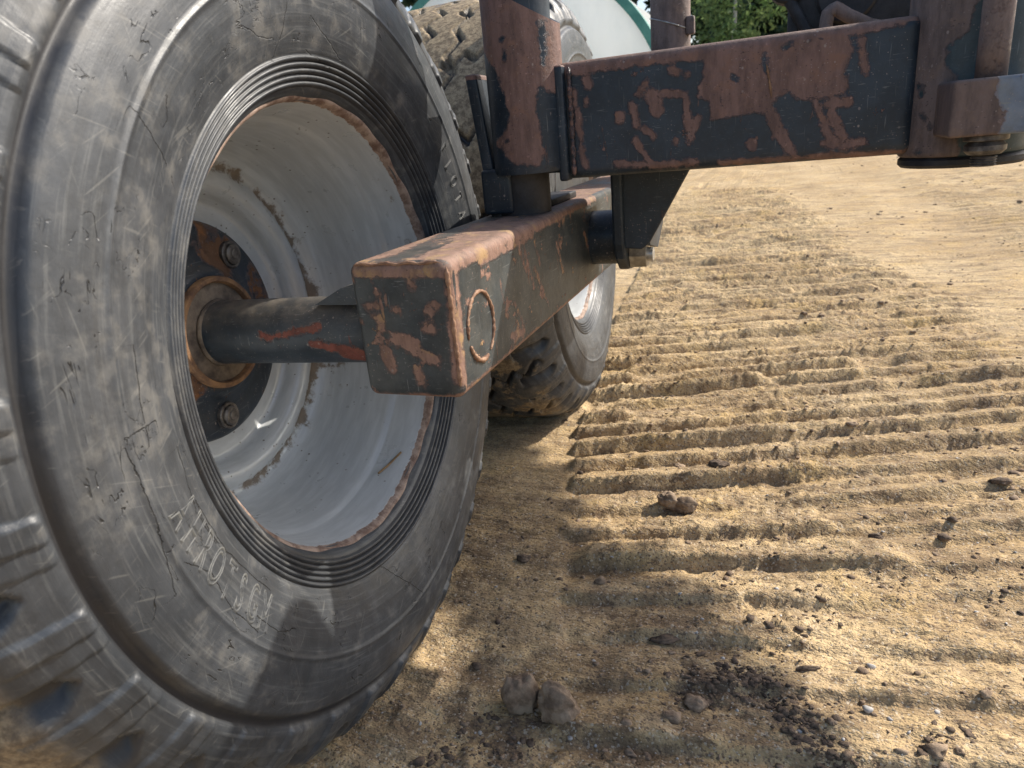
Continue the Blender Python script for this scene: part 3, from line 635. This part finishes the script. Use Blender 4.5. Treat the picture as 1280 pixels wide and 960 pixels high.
# axles
for y in (.782, 1.98):
    a = Vector((.9982, .0577, .0144)); c = Vector((-.565, y, .563))
    V, F = rod(c-a*.207, c+a*.085, .0465, 72, cap=False, step=.004)
    wear = np.full(len(V), -.03)
    if y < 1:
        f_ = V[:, 1] < c.y; wear[f_] = sdf(V[f_][:, [0, 2]], caps=[(-0.646, 0.565, -0.571, 0.578, 0.0038), (-0.659, 0.568, -0.654, 0.566, 0.0055), (-0.582, 0.555, -0.521, 0.545, 0.0054), (-0.535, 0.54, -0.505, 0.535, 0.0106)])
    ax = mk('axle_tube', V, F, M['paint_red'], trailer, smooth=True, attrs={'wear': wear})
    V, F = rod(c-a*.2065, c-a*.198, .0495, 48, cap=False, bev=.003); mk('weld_bead', V, F, M['weld'] if 0 else M['seal'], ax, smooth=True)
    # gusset on top of the axle
    g_ = [(-.575, y-.035, .606), (-.484, y-.035, .606), (-.484, y-.035, .640), (-.575, y+.035, .606), (-.484, y+.035, .606), (-.484, y+.035, .640), (-.53, y-.035, .628), (-.53, y+.035, .628)]
    mk('gusset', g_, [(0, 1, 2, 6), (3, 7, 5, 4), (0, 6, 7, 3), (6, 2, 5, 7), (0, 3, 4, 1), (1, 4, 5, 2)], M['paint_red'], ax, attrs={'wear': np.full(8, -.02)})

# cross beam
V, F = dense_box((-.335, .165), (1.12, 1.40), (.720, .893), .0045, .014, 4)
wear = np.full(len(V), -.03); f_ = V[:, 1] < 1.132; wear[f_] = sdf(V[f_][:, [0, 2]], **W_BEAM); f_ = V[:, 2] > .886; wear[f_] = .02
cb = mk('cross_beam', V, F, M['paint'], trailer, smooth=True, attrs={'wear': wear})
cb['label'] = 'square cross beam with dark blue paint flaking to brown'
def pt(px, pz): return (px, 1.1195, pz)
bead([pt(-.025+.010*math.sin(q*.9), .855-.045*q) for q in np.linspace(0, 1, 20)], .0015, 'weld_bead', cb, M['ringrust'], 5)
bead([(-.3105, 1.116, z) for z in np.linspace(.725, .885, 50)], .0035, 'weld_bead', cb, M['paint_dark'], 6)
# left socket post (fish-mouthed foot)
n = 96; zs = np.concatenate([[0], np.linspace(.004, 1, 80)])
th = np.linspace(0, 2*PI, n, endpoint=False); pcx, pcy, pr_ = -.386, 1.128, .0605
V = []
for q in zs:
    for a in th:
        foot = .728+.024*max(0, math.cos(a+PI/2))**1.0
        top = .985-.036*math.cos(a)
        V.append((pcx+pr_*math.cos(a), pcy+pr_*math.sin(a), foot+(top-foot)*q))
m = len(zs)
for rr, zq in ((.052, 0), ):
    for a in th: V.append((pcx+rr*math.cos(a), pcy+rr*math.sin(a), .985-.036*math.cos(a)))
for a in th: V.append((pcx+rr*math.cos(a), pcy+rr*math.sin(a), .86))
for a in th: V.append((pcx+.0585*math.cos(a), pcy+.0585*math.sin(a), .735))
V.append((pcx, pcy, .735))
F = [(k*n+q, k*n+(q+1) % n, (k+1)*n+(q+1) % n, (k+1)*n+q) for k in range(m+1) for q in range(n)]
F += [(0*n+(q+1) % n, 0*n+q, (m+2)*n+q, (m+2)*n+(q+1) % n) for q in range(n)]
F += [((m+2)*n+q, (m+3)*n, (m+2)*n+(q+1) % n) for q in range(n)]
V = np.array(V); wear = np.full(len(V), -.03); f_ = V[:, 1] < pcy+.02; wear[f_] = sdf(V[f_][:, [0, 2]], **W_POST)
sp = mk('stake_socket', V, F, M['paint'], trailer, smooth=True, sharp=50, attrs={'wear': wear})
sp['label'] = 'round socket post with large flaked brown patches'
V, F = rod((pcx-.004, pcy, .80), (pcx+.012, pcy+.01, 1.75), .047, 40, step=.05)
mk('stake', V, F, M['paint_dark'], trailer, smooth=True, sharp=40, attrs={'wear': np.full(len(V), -.01)})
# black core and plates under / beside the socket
V, F = rod((-.412, 1.150, .66), (-.412, 1.150, .742), .046, 40); mk('foot_core', V, F, M['black'], sp, smooth=True, sharp=40)
V, F = dense_box((-.468, -.415), (1.10, 1.30), (.672, .745), .02, .006, 2); mk('stop_block', V, F, M['paint_dark'], trailer, smooth=True, attrs={'wear': np.full(len(V), -.04)})
V, F = dense_box((-.482, -.462), (1.115, 1.165), (.62, .893), .010, .004, 2); V[:, 0] += .013+(V[:, 2]-.74)*-.10
pw = np.where(V[:, 2] > .882, .02, -.03)
mk('side_plate', V, F, M['paint'], trailer, smooth=True, attrs={'wear': pw})
V, F = dense_box((-.333, -.318), (1.105, 1.135), (.718, .889), .008, .004, 2); mk('joint_strip', V, F, M['paint_dark'], trailer, smooth=True, attrs={'wear': np.where(V[:, 2] > .885, .01, -.012)})
# hanger bracket under the beam
def prism(poly, x0, x1, ax=0):
    n = len(poly); V = []
    for x in (x0, x1):
        for a, b in poly: V.append({0: (x, a, b), 1: (a, x, b)}[ax])
    F = [tuple(range(n)), tuple(range(2*n-1, n-1, -1))]+[(k, k+n, (k+1) % n+n, (k+1) % n) for k in range(n)]
    return np.array(V), F
def bevel(o, w, seg=2):
    m_ = o.modifiers.new('bevel', 'BEVEL'); m_.width = w; m_.segments = seg; m_.limit_method = 'ANGLE'; return o
def grid_prism(poly_xz, y0, y1, step=.005):
    pass
hb_poly = [(-.291, .7165), (-.291, .588), (-.284, .577), (-.240, .573), (-.225, .584), (-.148, .7165)]
V, F = prism(hb_poly, 1.296, 1.308, 1)
br = mk('hanger_bracket', V, F, M['paint'], trailer, attrs={'wear': np.full(len(V), -.016)}); bevel(br, .003)
br['label'] = 'tapered hanger bracket under the cross beam holding the bogie pivot'
lug = [(1.285, .7165), (1.47, .7165), (1.47, .60), (1.44, .545), (1.385, .522), (1.33, .530), (1.298, .556), (1.285, .585)]
V, F = prism(lug, -.292, -.270); o = mk('lug_plate', V, F, M['paint_dark'], br, attrs={'wear': np.full(len(V), -.02)}); bevel(o, .005)
V, F = prism([(1.30, .7165), (1.47, .7165), (1.47, .60), (1.40, .56), (1.308, .58)], -.236, -.226); o = mk('lug_plate', V, F, M['paint_dark'], br, attrs={'wear': np.full(len(V), -.02)})
V, F = hexnut((-.269, 1.345, .556), (-.238, 1.345, .556), .026); mk('pivot_nut', V, F, M['steel'], br)
V, F = rod((-.270, 1.345, .556), (-.226, 1.345, .556), .013, 24); mk('pivot_pin', V, F, M['steel'], br, smooth=True, sharp=30)
pts = [(x, 1.294, .717) for x in np.linspace(-.287, -.155, 40)]; bead(pts, .004, 'weld_bead', br, M['paint_dark'], 7)

# right post, clamp block, rod and bolt
pcx, pcy, pr_ = .2295, 1.160, .0765
V = []; zs = np.concatenate([[.7145, .7175], np.linspace(.722, 1.06, 80)]); n = 96
for k, z in enumerate(zs):
    for a in th: V.append((pcx+(pr_-(.003 if k == 0 else 0))*math.cos(a), pcy+(pr_-(.003 if k == 0 else 0))*math.sin(a), z))
F = [(k*n+q, k*n+(q+1) % n, (k+1)*n+(q+1) % n, (k+1)*n+q) for k in range(len(zs)-1) for q in range(n)]+[tuple(range(n-1, -1, -1))]
V = np.array(V); wear = sdf(V[:, [0, 2]], **W_POSTR)
rp = mk('frame_post', V, F, M['brown'], trailer, smooth=True, sharp=50, attrs={'wear': wear})
rp.data.materials[0] = paint_mat('brown_post_paint', dark=(0.018, 0.034, 0.042), worn=(0.18, 0.135, 0.122), rust=(0.19, 0.132, 0.105), auto=.0, dusty=.05)
rp['label'] = 'thick brown round post at the end of the cross beam'
V, F = rod((pcx+.002, pcy+.002, .700), (pcx+.002, pcy+.002, .7143), .077, 72, bev=.004); mk('base_disc', V, F, M['black'], rp, smooth=True, sharp=30)
V, F = dense_box((.184, .36), (1.0, 1.10), (.742, .806), .006, .004, 2)
wear = sdf(V[:, [0, 2]], **W_BLOCK)
M['block'] = paint_mat('clamp_block_paint', dark=(0.09, 0.12, 0.17), worn=(0.17, 0.12, 0.105), rust=(0.19, 0.13, 0.10), auto=.3, dusty=.1, pale=.7)
cl = mk('clamp_block', V, F, M['block'], trailer, smooth=True, attrs={'wear': wear}); cl['label'] = 'brown clamp block with chalky blue paint on its right half'
V, F = rod((.231, 1.035, .735), (.231, 1.035, .742), .024, 32, bev=.001); mk('washer', V, F, M['bolt'], cl, smooth=True, sharp=30)
V, F = rod((.231, 1.035, .719), (.231, 1.035, .7345), .0225, 28, bev=.005); mk('bolt_head', V, F, M['bolt'], cl, smooth=True, sharp=40)
tp_ = [(0, .013)]; z = .0
for k in range(4): tp_ += [(-.0014-k*.003, .0145), (-.003-k*.003, .0125)]
V, F, _ = lathe(tp_, 32); V = orient(V, 'z')+np.array([.231, 1.035, .717]); mk('bolt_thread', V, F, M['bolt'], cl, smooth=True, sharp=20)
V, F = rod((.2275, 1.035, .806), (.226, 1.036, 1.10), .0165, 32, step=.04); mk('vertical_rod', V, F, M['brown'], trailer, smooth=True, attrs={'wear': np.full(len(V), .002)})
# stake behind the beam with wire ring and clip
V, F = rod((-.266, 1.9, .893), (-.266, 1.9, 1.9), .0475, 48, step=.05); st2 = mk('stake', V, F, M['brown'], trailer, smooth=True, sharp=40, attrs={'wear': np.full(len(V), .003)})
V, F = dense_box((-.335, -.1), (1.76, 2.04), (.72, .895), .02, .01, 2); mk('rear_cross_beam', V, F, M['paint'], trailer, smooth=True, attrs={'wear': np.full(len(V), -.02)})
pts = [(-.266+.0485*math.cos(a), 1.9+.0485*math.sin(a), 1.015-.018*math.cos(a)) for a in np.linspace(PI*1.02, PI*2.1, 24)]
bead(pts, .0016, 'wire_tie', st2, M['steel'])
V, F = dense_box((-.226, -.206), (1.87, 1.89), (.985, 1.025), .02, .004, 2); mk('clip', V, F, M['brown'], st2, smooth=True, attrs={'wear': np.full(len(V), .0)})
# dark hydraulic bracket and elbow pipe behind the beam
bp = [(-.035, .91), (-.038, 1.02), (.30, 1.05), (.30, .91)]
def disc(cx, cz, r, y0, y1, n=40): return rod((cx, y0, cz), (cx, y1, cz), r, n, bev=.004)
A = disc(.000, 1.005, .036, 1.46, 1.50); B = disc(.000, 1.005, .024, 1.452, 1.462)
V, F = dense_box((.0, .26), (1.475, 1.60), (.90, 1.14), .03, .008, 2)
V2, F2 = merge(A, B, (V, F), disc(.095, .975, .05, 1.465, 1.48), rod((-.01, 1.47, .995), (.045, 1.47, .90), .010, 12), dense_box((-.03, .0), (1.47, 1.5), (1.0, 1.2), .03, .004, 2))
hy = mk('hydraulic_bracket', V2, F2, M['black'], trailer, smooth=True, sharp=40); hy['label'] = 'black rounded bracket above the cross beam'
pts = [(.062, 1.43, .86), (.062, 1.43, .925), (.064, 1.43, .94), (.075, 1.432, .948), (.095, 1.435, .934), (.13, 1.44, .915), (.16, 1.44, .905)]
def tube_path(P, r, n=16):
    P = np.array(P, float); out = [P[0]]
    for a, b in zip(P[:-1], P[1:]): out += [a+(b-a)*k/4 for k in range(1, 5)]
    P = np.array(out); V = []
    for k in range(len(P)):
        t_ = P[min(k+1, len(P)-1)]-P[max(k-1, 0)]; t_ /= np.linalg.norm(t_); a = np.cross(t_, [0, 1, 0]); a /= np.linalg.norm(a); b = np.cross(t_, a)
        V += [P[k]+r*(math.cos(q*2*PI/n)*a+math.sin(q*2*PI/n)*b) for q in range(n)]
    F = [(k*n+q, k*n+(q+1) % n, (k+1)*n+(q+1) % n, (k+1)*n+q) for k in range(len(P)-1) for q in range(n)]
    return np.array(V), np.array(F)
V, F = tube_path(pts, .011); mk('elbow_pipe', V, F, M['brown'], hy, smooth=True, attrs={'wear': np.full(len(V), .003)})
# added bars above and behind, out of view, placed only to shade the ground
def fbox(name, x, y, z, mat='paint', bev=.01):
    V, F = dense_box(x, y, z, .08, bev, 2); return mk(name, V, F, M[mat], trailer, smooth=True, attrs={'wear': np.full(len(V), -.02)})
lb = random.Random(3); gxx = -.68; kk = 0
for w_, e_, gap in ((.065, 1.62, .003), (.055, 1.60, .004), (.050, 1.50, .004), (.055, 1.52, .003), (.060, 1.36, .004), (.055, 1.22, .006), (.060, 1.16, .006), (.055, 1.17, .008), (.060, 1.10, .008), (.050, 1.07, .010), (.050, .98, .012), (.045, .93, .02), (.04, .84, .02)):
    z = 3.1+lb.uniform(0, .25); sx, sy = .884*z, .868*z
    if kk == 2: cuts = [(.30, .67), (.93, e_)]
    elif kk == 3: cuts = [(.30, .72), (.88, e_)]
    else: cuts = [(.30, e_)]
    for c0, c1 in cuts: fbox('shade_bar', (gxx+sx, gxx+sx+w_), (c0+sy, c1+sy), (z, z+.03), bev=.006)
    gxx += w_+gap; kk += 1

# ------------------------------------------------------------------ twig in the rim
pts = [(-.575, .93, .372), (-.580, .955, .3695), (-.585, .975, .372), (-.590, .99, .378)]
V, F = tube_path([(-.602, .862, .294), (-.598, .885, .2965), (-.592, .908, .303), (-.586, .915, .309)], .0017, 6)
M['twig'] = simple('dry_twig', (0.14, 0.08, 0.035), (0.3, 0.19, 0.09), .8)
tag(mk('twig', V, F, M['twig'], smooth=True), 'small brown twig lying in the bottom of the near wheel rim', 'twig')

# ------------------------------------------------------------------ clods and stones
M['clod'] = simple('dry_clod', (0.15, 0.10, 0.065), (0.38, 0.28, 0.19), .95, 40, 0, .002, 160)
M['clod_dark'] = simple('dark_soil', (0.06, 0.042, 0.03), (0.20, 0.14, 0.095), .95, 60, 0, .002, 200)
M['stone'] = simple('grey_stone', (0.3, 0.28, 0.26), (0.55, 0.52, 0.48), .8, 50)
import bmesh
def ico(sub):
    bm = bmesh.new(); bmesh.ops.create_icosphere(bm, subdivisions=sub, radius=1)
    v = np.array([p.co[:] for p in bm.verts]); f = np.array([[q.index for q in p.verts] for p in bm.faces]); bm.free(); return v, f
I2 = ico(4); I0 = ico(1); I1 = ico(2)
def rock(sub, size, seed, rough=.35, sink=.35):
    v, f = sub; v = v.copy(); r_ = np.random.default_rng(seed)
    n3 = lambda q, sd: (fbm(v[:, 0]*q+sd, v[:, 1]*q, 3, sd, .6)+fbm(v[:, 1]*q, v[:, 2]*q+sd, 3, sd+1, .6)+fbm(v[:, 2]*q+sd, v[:, 0]*q, 3, sd+2, .6))*.6
    s = 1+rough*n3(1.4, seed)
    for k in range(5):
        d = r_.normal(size=3); d /= np.linalg.norm(d); p = v@d; c = .62+.3*r_.random(); s = np.where(p > c, s*(c/np.maximum(p, .01))**.5, s)
    s = s+.16*n3(4.5, seed+9)+.07*n3(11, seed+5)
    v = v*s[:, None]*np.array(size)
    return v, f
ROCKS = [('clod', (-.335, .735), (.027, .022, .036), 'clod', 'pale brown dirt clod, left one of the pair in front of the tyre', 1),
 ('clod', (-.275, .733), (.037, .026, .030), 'clod', 'darker brown dirt clod, right one of the pair in front of the tyre', 8),
 ('clod', (-.115, 1.521), (.022, .012, .010), 'clod_dark', 'flat dark brown clod standing alone on the cleat marks', 3),
 ('clod', (-.21, 1.352), (.024, .018, .019), 'clod', 'left pale lump of the crumbled row on the cleat track', 4),
 ('clod', (-.172, 1.350), (.028, .018, .020), 'clod', 'right pale lump of the crumbled row on the cleat track', 5),
 ('dirt_flake', (-.154, .928), (.024, .013, .006), 'clod_dark', 'dark curled flake of dried dirt right of the clod pair', 6),
 ('clod', (-.288, 1.044), (.011, .010, .008), 'clod', 'small round brown clod on a cleat ridge edge', 7),
 ('stone', (.151, .948), (.008, .006, .005), 'stone', 'small pale stone at lower right on the sand', 9),
 ('stone', (.139, .854), (.007, .006, .005), 'stone', 'small pale stone near the bottom edge at right', 10),
 ('clod', (.063, .913), (.018, .006, .005), 'clod_dark', 'thin dark crumb line of soil left of the pale stone', 11),
 ('clod', (-.089, .800), (.017, .014, .011), 'clod', 'brown clod at the left end of the churned dark soil', 12),
 ('clod', (.337, 1.385), (.010, .008, .007), 'clod_dark', 'dark crumb at right edge, the farther of two', 13),
 ('clod', (.314, 1.331), (.011, .009, .008), 'clod_dark', 'dark crumb at right edge, the nearer of two', 14),
 ('clod', (.195, 1.297), (.014, .008, .006), 'clod_dark', 'dark crumb on the ridge left of the two dark crumbs', 15),
 ('clod', (.46, 1.575), (.022, .012, .008), 'clod_dark', 'dark soil lump at the far right edge of the cleat marks', 16),
 ('clod', (-.453, 1.086), (.014, .012, .007), 'clod_dark', 'dark crumbly clod on the smooth sand beside the near tyre', 17),
 ('clod', (-.43, .79), (.010, .007, .005), 'clod_dark', 'small dark clod just right of the sunlit spot beside the tyre', 18)]
for nm, (x, y), sz, mt, lb, sd_ in ROCKS:
    v, f = rock(I2 if sz[0] > .012 else I1, sz, sd_, .42); z = gz1(x, y)
    a = sd_*1.3; ca, sa = math.cos(a)*.0+math.cos(.3*math.sin(a)), math.sin(.3*math.sin(a))
    v = np.stack([v[:, 0]*ca-v[:, 1]*sa+x, v[:, 0]*sa+v[:, 1]*ca+y, v[:, 2]+z+sz[2]*.55], 1)
    tag(mk(nm, v, f, M[mt], loc=(x, y, z), smooth=True), lb, nm.replace('_', ' '))
def scatter(name, n, fn, size, mat, sub, seed, label):
    r_ = np.random.default_rng(seed); P = []; 
    VV = []; FF = []; o = 0; variants = [rock(sub, (1, 1, .75), 50+k, 1.25) for k in range(10)]
    X, Y, Sz = fn(r_, n)
    Z = ground_z(X, Y)
    for k in range(len(X)):
        v, f = variants[k % 10]; s = Sz[k]; a = r_.random()*6.28; sq = .45+.5*r_.random()
        q = np.stack([v[:, 0]*math.cos(a)-v[:, 1]*math.sin(a), v[:, 0]*math.sin(a)+v[:, 1]*math.cos(a), v[:, 2]], 1)*s*np.array([1, .55+.6*r_.random(), sq])
        VV.append(q+np.array([X[k], Y[k], Z[k]+s*.12])); FF.append(f+o); o += len(v)
    tag(mk(name, np.concatenate(VV), np.concatenate(FF), M[mat], loc=(0, 0, 0)), label, name.split('_')[-1], kind='stuff')
def crumbs(r_, n):
    y = .55*np.exp(r_.random(n*9)*math.log(9/.55)); x = -.62+r_.random(n*9)*2.8*(.3+y*.35)
    d = vnoise(x*5, y*5, 200)*.55+vnoise(x*19, y*19, 201)*.6
    k = d > .76; x, y = x[k][:n], y[k][:n]; return x, y, .0009*np.exp(r_.random(len(x))**3*2.1)
scatter('soil_crumbs', 7500, crumbs, 0, 'clod_dark', I0, 5, 'small dark crumbs of soil strewn over the sand')
def crumbs2(r_, n):
    y = .6*np.exp(r_.random(n*6)*math.log(5/.6)); x = -.65+r_.random(n*6)*2.2*(.4+y*.3)
    k = vnoise(x*6, y*6, 210) > .4; x, y = x[k][:n], y[k][:n]; return x, y, .001*np.exp(r_.random(len(x))**3*1.9)
scatter('sand_crumbs', 5200, crumbs2, 0, 'clod', I0, 6, 'small sandy brown crumbs strewn over the ground')
def humus(r_, n):
    a = r_.random(n); x = -.10+.24*a+r_.normal(0, .02, n); y = .80+.07*np.sin(a*5)+r_.normal(0, .017, n)
    return x, y, .0016*np.exp(r_.random(n)**2*1.5)
scatter('dark_humus_crumbs', 650, humus, 0, 'clod_dark', I1, 15, 'churned line of dark humus crumbs near the bottom edge of the sand')
def bigcr(r_, n):
    y = .6*np.exp(r_.random(n*3)*math.log(12/.6)); x = -.4+r_.random(n*3)*2.4*(.35+y*.4); k = vnoise(x*2.5, y*2.5, 230) > .45
    x, y = x[k][:n], y[k][:n]; return x, y, .0022*np.exp(r_.random(len(x))**2*1.5)*(1+y*.12)
scatter('broken_ridge_crumbs', 1500, bigcr, 0, 'clod', I1, 16, 'broken brown crumbs of ridge soil lying over the cleat marks')
def pebs(r_, n):
    y = .6*np.exp(r_.random(n)*math.log(4/.6)); x = -.65+r_.random(n)*1.6*(.4+y*.3); return x, y, .001*np.exp(r_.random(n)**3*1.5)
scatter('small_pebbles', 900, pebs, 0, 'stone', I0, 8, 'tiny grey and white pebbles scattered over the ground')

# ------------------------------------------------------------------ fabric shelter in the background
def shelter():
    root = empty('fabric_shelter', (-7.35, 20, 0)); tag(root, 'white round-arched fabric shelter with green edge band behind the trailer', 'shelter')
    t = NT('white_tarp'); o = t.obj()
    h = t.noise(t.map(o, (1, 1, .35), rot=(0, .5, 0)), 1.4, 4, .6)
    cc = t.mix(t.ramp(h, .35, .65), (0.80, 0.85, 0.87), (0.88, 0.92, 0.93)); M['tarp'] = t.fin(cc, .6, t.bump(h, .15, .8))
    tl = t.n('ShaderNodeBsdfTranslucent'); t.l(cc, tl.inputs[0]); mx = t.n('ShaderNodeMixShader'); mx.inputs[0].default_value = .7
    t.l(t.b.outputs[0], mx.inputs[1]); t.l(tl.outputs[0], mx.inputs[2]); t.l(mx.outputs[0], t.out.inputs[0])
    M['teal'] = simple('teal_edge', (0.05, 0.22, 0.20), (0.09, 0.30, 0.27), .6, 3, 0, .01, 8)
    cx, cz, R_ = -7.35, .75, 4.62; n = 64
    A = np.linspace(rad(-9.3), rad(189.3), n)
    # end wall as a gently billowing grid
    V = []; 
    rr = np.linspace(0, 1, 24)
    for q in rr:
        for a in A: V.append((cx+R_*q*math.cos(a), 20-.12*(1-q*q)+.02*math.sin(a*9)*q, cz+R_*q*math.sin(a)))
    V = np.array(V); F = np.array([(i*n+j, i*n+j+1, (i+1)*n+j+1, (i+1)*n+j) for i in range(len(rr)-1) for j in range(n-1)])
    mk('end_wall', V, F, M['tarp'], root, smooth=True)
    # roof skin
    V = []; D = np.linspace(0, 12, 9)
    for d in D:
        for a in A: V.append((cx+(R_+.03-.03*(round(d/1.5) % 2))*math.cos(a), 20+d, cz+(R_+.03)*math.sin(a)))
    F = np.array([(i*n+j, (i+1)*n+j, (i+1)*n+j+1, i*n+j+1) for i in range(len(D)-1) for j in range(n-1)])
    mk('roof_skin', np.array(V), F, M['tarp'], root, smooth=True)
    # green band: 0.26 m wide, 4 cm thick
    V = []
    for (dr, dy) in ((-.16, -.05), (.07, -.05), (.07, .3), (.035, .3)):
        for a in A: V.append((cx+(R_+dr)*math.cos(a), 20+dy, cz+(R_+dr)*math.sin(a)))
    F = np.array([(i*n+j, i*n+j+1, (i+1)*n+j+1, (i+1)*n+j) for i in range(3) for j in range(n-1)])
    mk('edge_band', np.array(V), F, M['teal'], root, smooth=True, sharp=40)
    V, F = dense_box((-5.62, -5.58), (19.9, 19.94), (0, 3.6), .5, .005, 1); mk('seam_pole', V, F, M['tarp'], root)
shelter()

# ------------------------------------------------------------------ trees
def leafmat(nm, a, b):
    t = NT(nm); o = t.obj(); inf = t.n('ShaderNodeObjectInfo')
    c = t.mix(t.ramp(t.noise(o, 1.1, 4), .35, .65), a, b)
    t.fin(c, .6); tr = t.n('ShaderNodeBsdfTranslucent'); t.l(c, tr.inputs[0]); mx = t.n('ShaderNodeMixShader'); mx.inputs[0].default_value = .5
    t.l(t.b.outputs[0], mx.inputs[1]); t.l(tr.outputs[0], mx.inputs[2]); t.l(mx.outputs[0], t.out.inputs[0]); return t.m
M['spruce'] = leafmat('spruce_needles', (0.05, 0.10, 0.055), (0.11, 0.17, 0.09))  # needle and leaf colours lightened to suggest slight haze
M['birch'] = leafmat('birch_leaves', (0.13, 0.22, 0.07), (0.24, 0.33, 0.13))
M['bark'] = simple('bark', (0.06, 0.045, 0.035), (0.16, 0.12, 0.09), .9, 6)
M['birchbark'] = simple('birch_bark', (0.35, 0.33, 0.30), (0.68, 0.66, 0.62), .8, 3)
def tree_protos(kind, k):
    r_ = np.random.default_rng(k*7+(3 if kind == 'spruce' else 11)); h = 13.+2*r_.random()
    segs = 7; V = []
    lean = r_.normal(0, .02, 2)
    for s_ in range(13):
        z = h*s_/12*(.97 if kind == 'spruce' else .85); r0 = (.17 if kind == 'spruce' else .13)*(1-s_/12.6)+.01
        for q in range(segs): V.append((r0*math.cos(q*2*PI/segs)+lean[0]*z+.1*math.sin(z*.5+k), r0*math.sin(q*2*PI/segs)+lean[1]*z, z))
    F = [[s_*segs+q, s_*segs+(q+1) % segs, (s_+1)*segs+(q+1) % segs, (s_+1)*segs+q] for s_ in range(12) for q in range(segs)]
    trunk = (np.array(V), np.array(F))
    C_ = []; 
    n = 5200 if kind == 'spruce' else 4600
    if kind == 'spruce':
        nb = 90; bz = 1.2+(h-1.5)*r_.random(nb)**.9; ba = r_.random(nb)*6.28; bl = (1-bz/h)**.75*2.5*(.7+.5*r_.random(nb))+.15
        bi = r_.integers(0, nb, n); t_ = r_.random(n)**.7
        cx = np.cos(ba[bi])*bl[bi]*t_; cy = np.sin(ba[bi])*bl[bi]*t_; cz = bz[bi]-.35*bl[bi]*t_
        C_ = np.stack([cx, cy, cz], 1)+r_.normal(0, .11, (n, 3)); sz = .10+.10*r_.random(n)
    else:
        nb = 60; bz = 3.5+(h-3.6)*r_.random(nb); ba = r_.random(nb)*6.28; bl = np.sin(np.clip((bz-2.5)/(h-2.), 0, 1)*PI)**.7*2.1*(.5+.6*r_.random(nb))
        bi = r_.integers(0, nb, n)
        C_ = np.stack([np.cos(ba[bi])*bl[bi], np.sin(ba[bi])*bl[bi], bz[bi]], 1)+r_.normal(0, .42, (n, 3))*np.array([1, 1, .8]); sz = .06+.07*r_.random(n)
    C_[:, 0] += lean[0]*C_[:, 2]; C_[:, 1] += lean[1]*C_[:, 2]
    a = r_.normal(size=(n, 3)); a /= np.linalg.norm(a, axis=1, keepdims=True); b = np.cross(a, r_.normal(size=(n, 3))); b /= np.linalg.norm(b, axis=1, keepdims=True)
    s_ = sz[:, None]
    LV = np.stack([C_-a*s_*1.4, C_+b*s_*.6, C_+a*s_*1.4, C_-b*s_*.6], 1).reshape(-1, 3); LF = np.arange(n*4).reshape(n, 4)
    return trunk, (LV, LF)
def tree_obj(kind, k):
    (tv, tf), (lv, lf) = tree_protos(kind, k); nm = 'spruce_tree' if kind == 'spruce' else 'birch_tree'
    root = empty(nm, (0, 0, 0))
    mk('trunk', tv, tf, M['bark' if kind == 'spruce' else 'birchbark'], root, loc=(0, 0, 0), smooth=True)
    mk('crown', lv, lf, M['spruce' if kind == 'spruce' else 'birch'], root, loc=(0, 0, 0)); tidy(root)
    return root
protos = {('spruce', 0): tree_obj('spruce', 0), ('spruce', 1): tree_obj('spruce', 1), ('birch', 0): tree_obj('birch', 0), ('birch', 1): tree_obj('birch', 1)}
used = set(); tr_ = np.random.default_rng(31)
spots = [(-2.1, 34.5, 'birch', 0, 1.0)]
for k in range(44):
    y = 36+tr_.random()*26; x = (-.50+tr_.random()*.95)*y*.62+.5
    spots.append((x, y, 'spruce' if tr_.random() < .62 else 'birch', int(tr_.integers(0, 2)), .85+.45*tr_.random()))
for k in range(12): spots.append((-22+k*2.6+tr_.random(), 44+tr_.random()*5, 'spruce', k % 2, 1.1))
for x, y, kind, v_, sc in spots:
    if x > .12*y+4: continue
    p = protos[(kind, v_)]
    if (kind, v_) not in used: used.add((kind, v_)); r = p
    else:
        r = p.copy(); COL.objects.link(r)
        for ch in p.children: c = ch.copy(); COL.objects.link(c); c.parent = r
    r.location = (x, y, -.05); r.rotation_euler = (0, 0, tr_.random()*6.28); r.scale = (sc, sc, sc)
    if y == 34.5: tag(r, 'pale thin birch trunk standing in front of the forest edge', 'tree', 'trees of the forest edge')
    else: tag(r, 'dark green spruce at the forest edge beyond the sand' if kind == 'spruce' else 'light green leafy birch at the forest edge beyond the sand', 'tree', 'trees of the forest edge')
for o in list(bpy.data.objects): tidy(o)
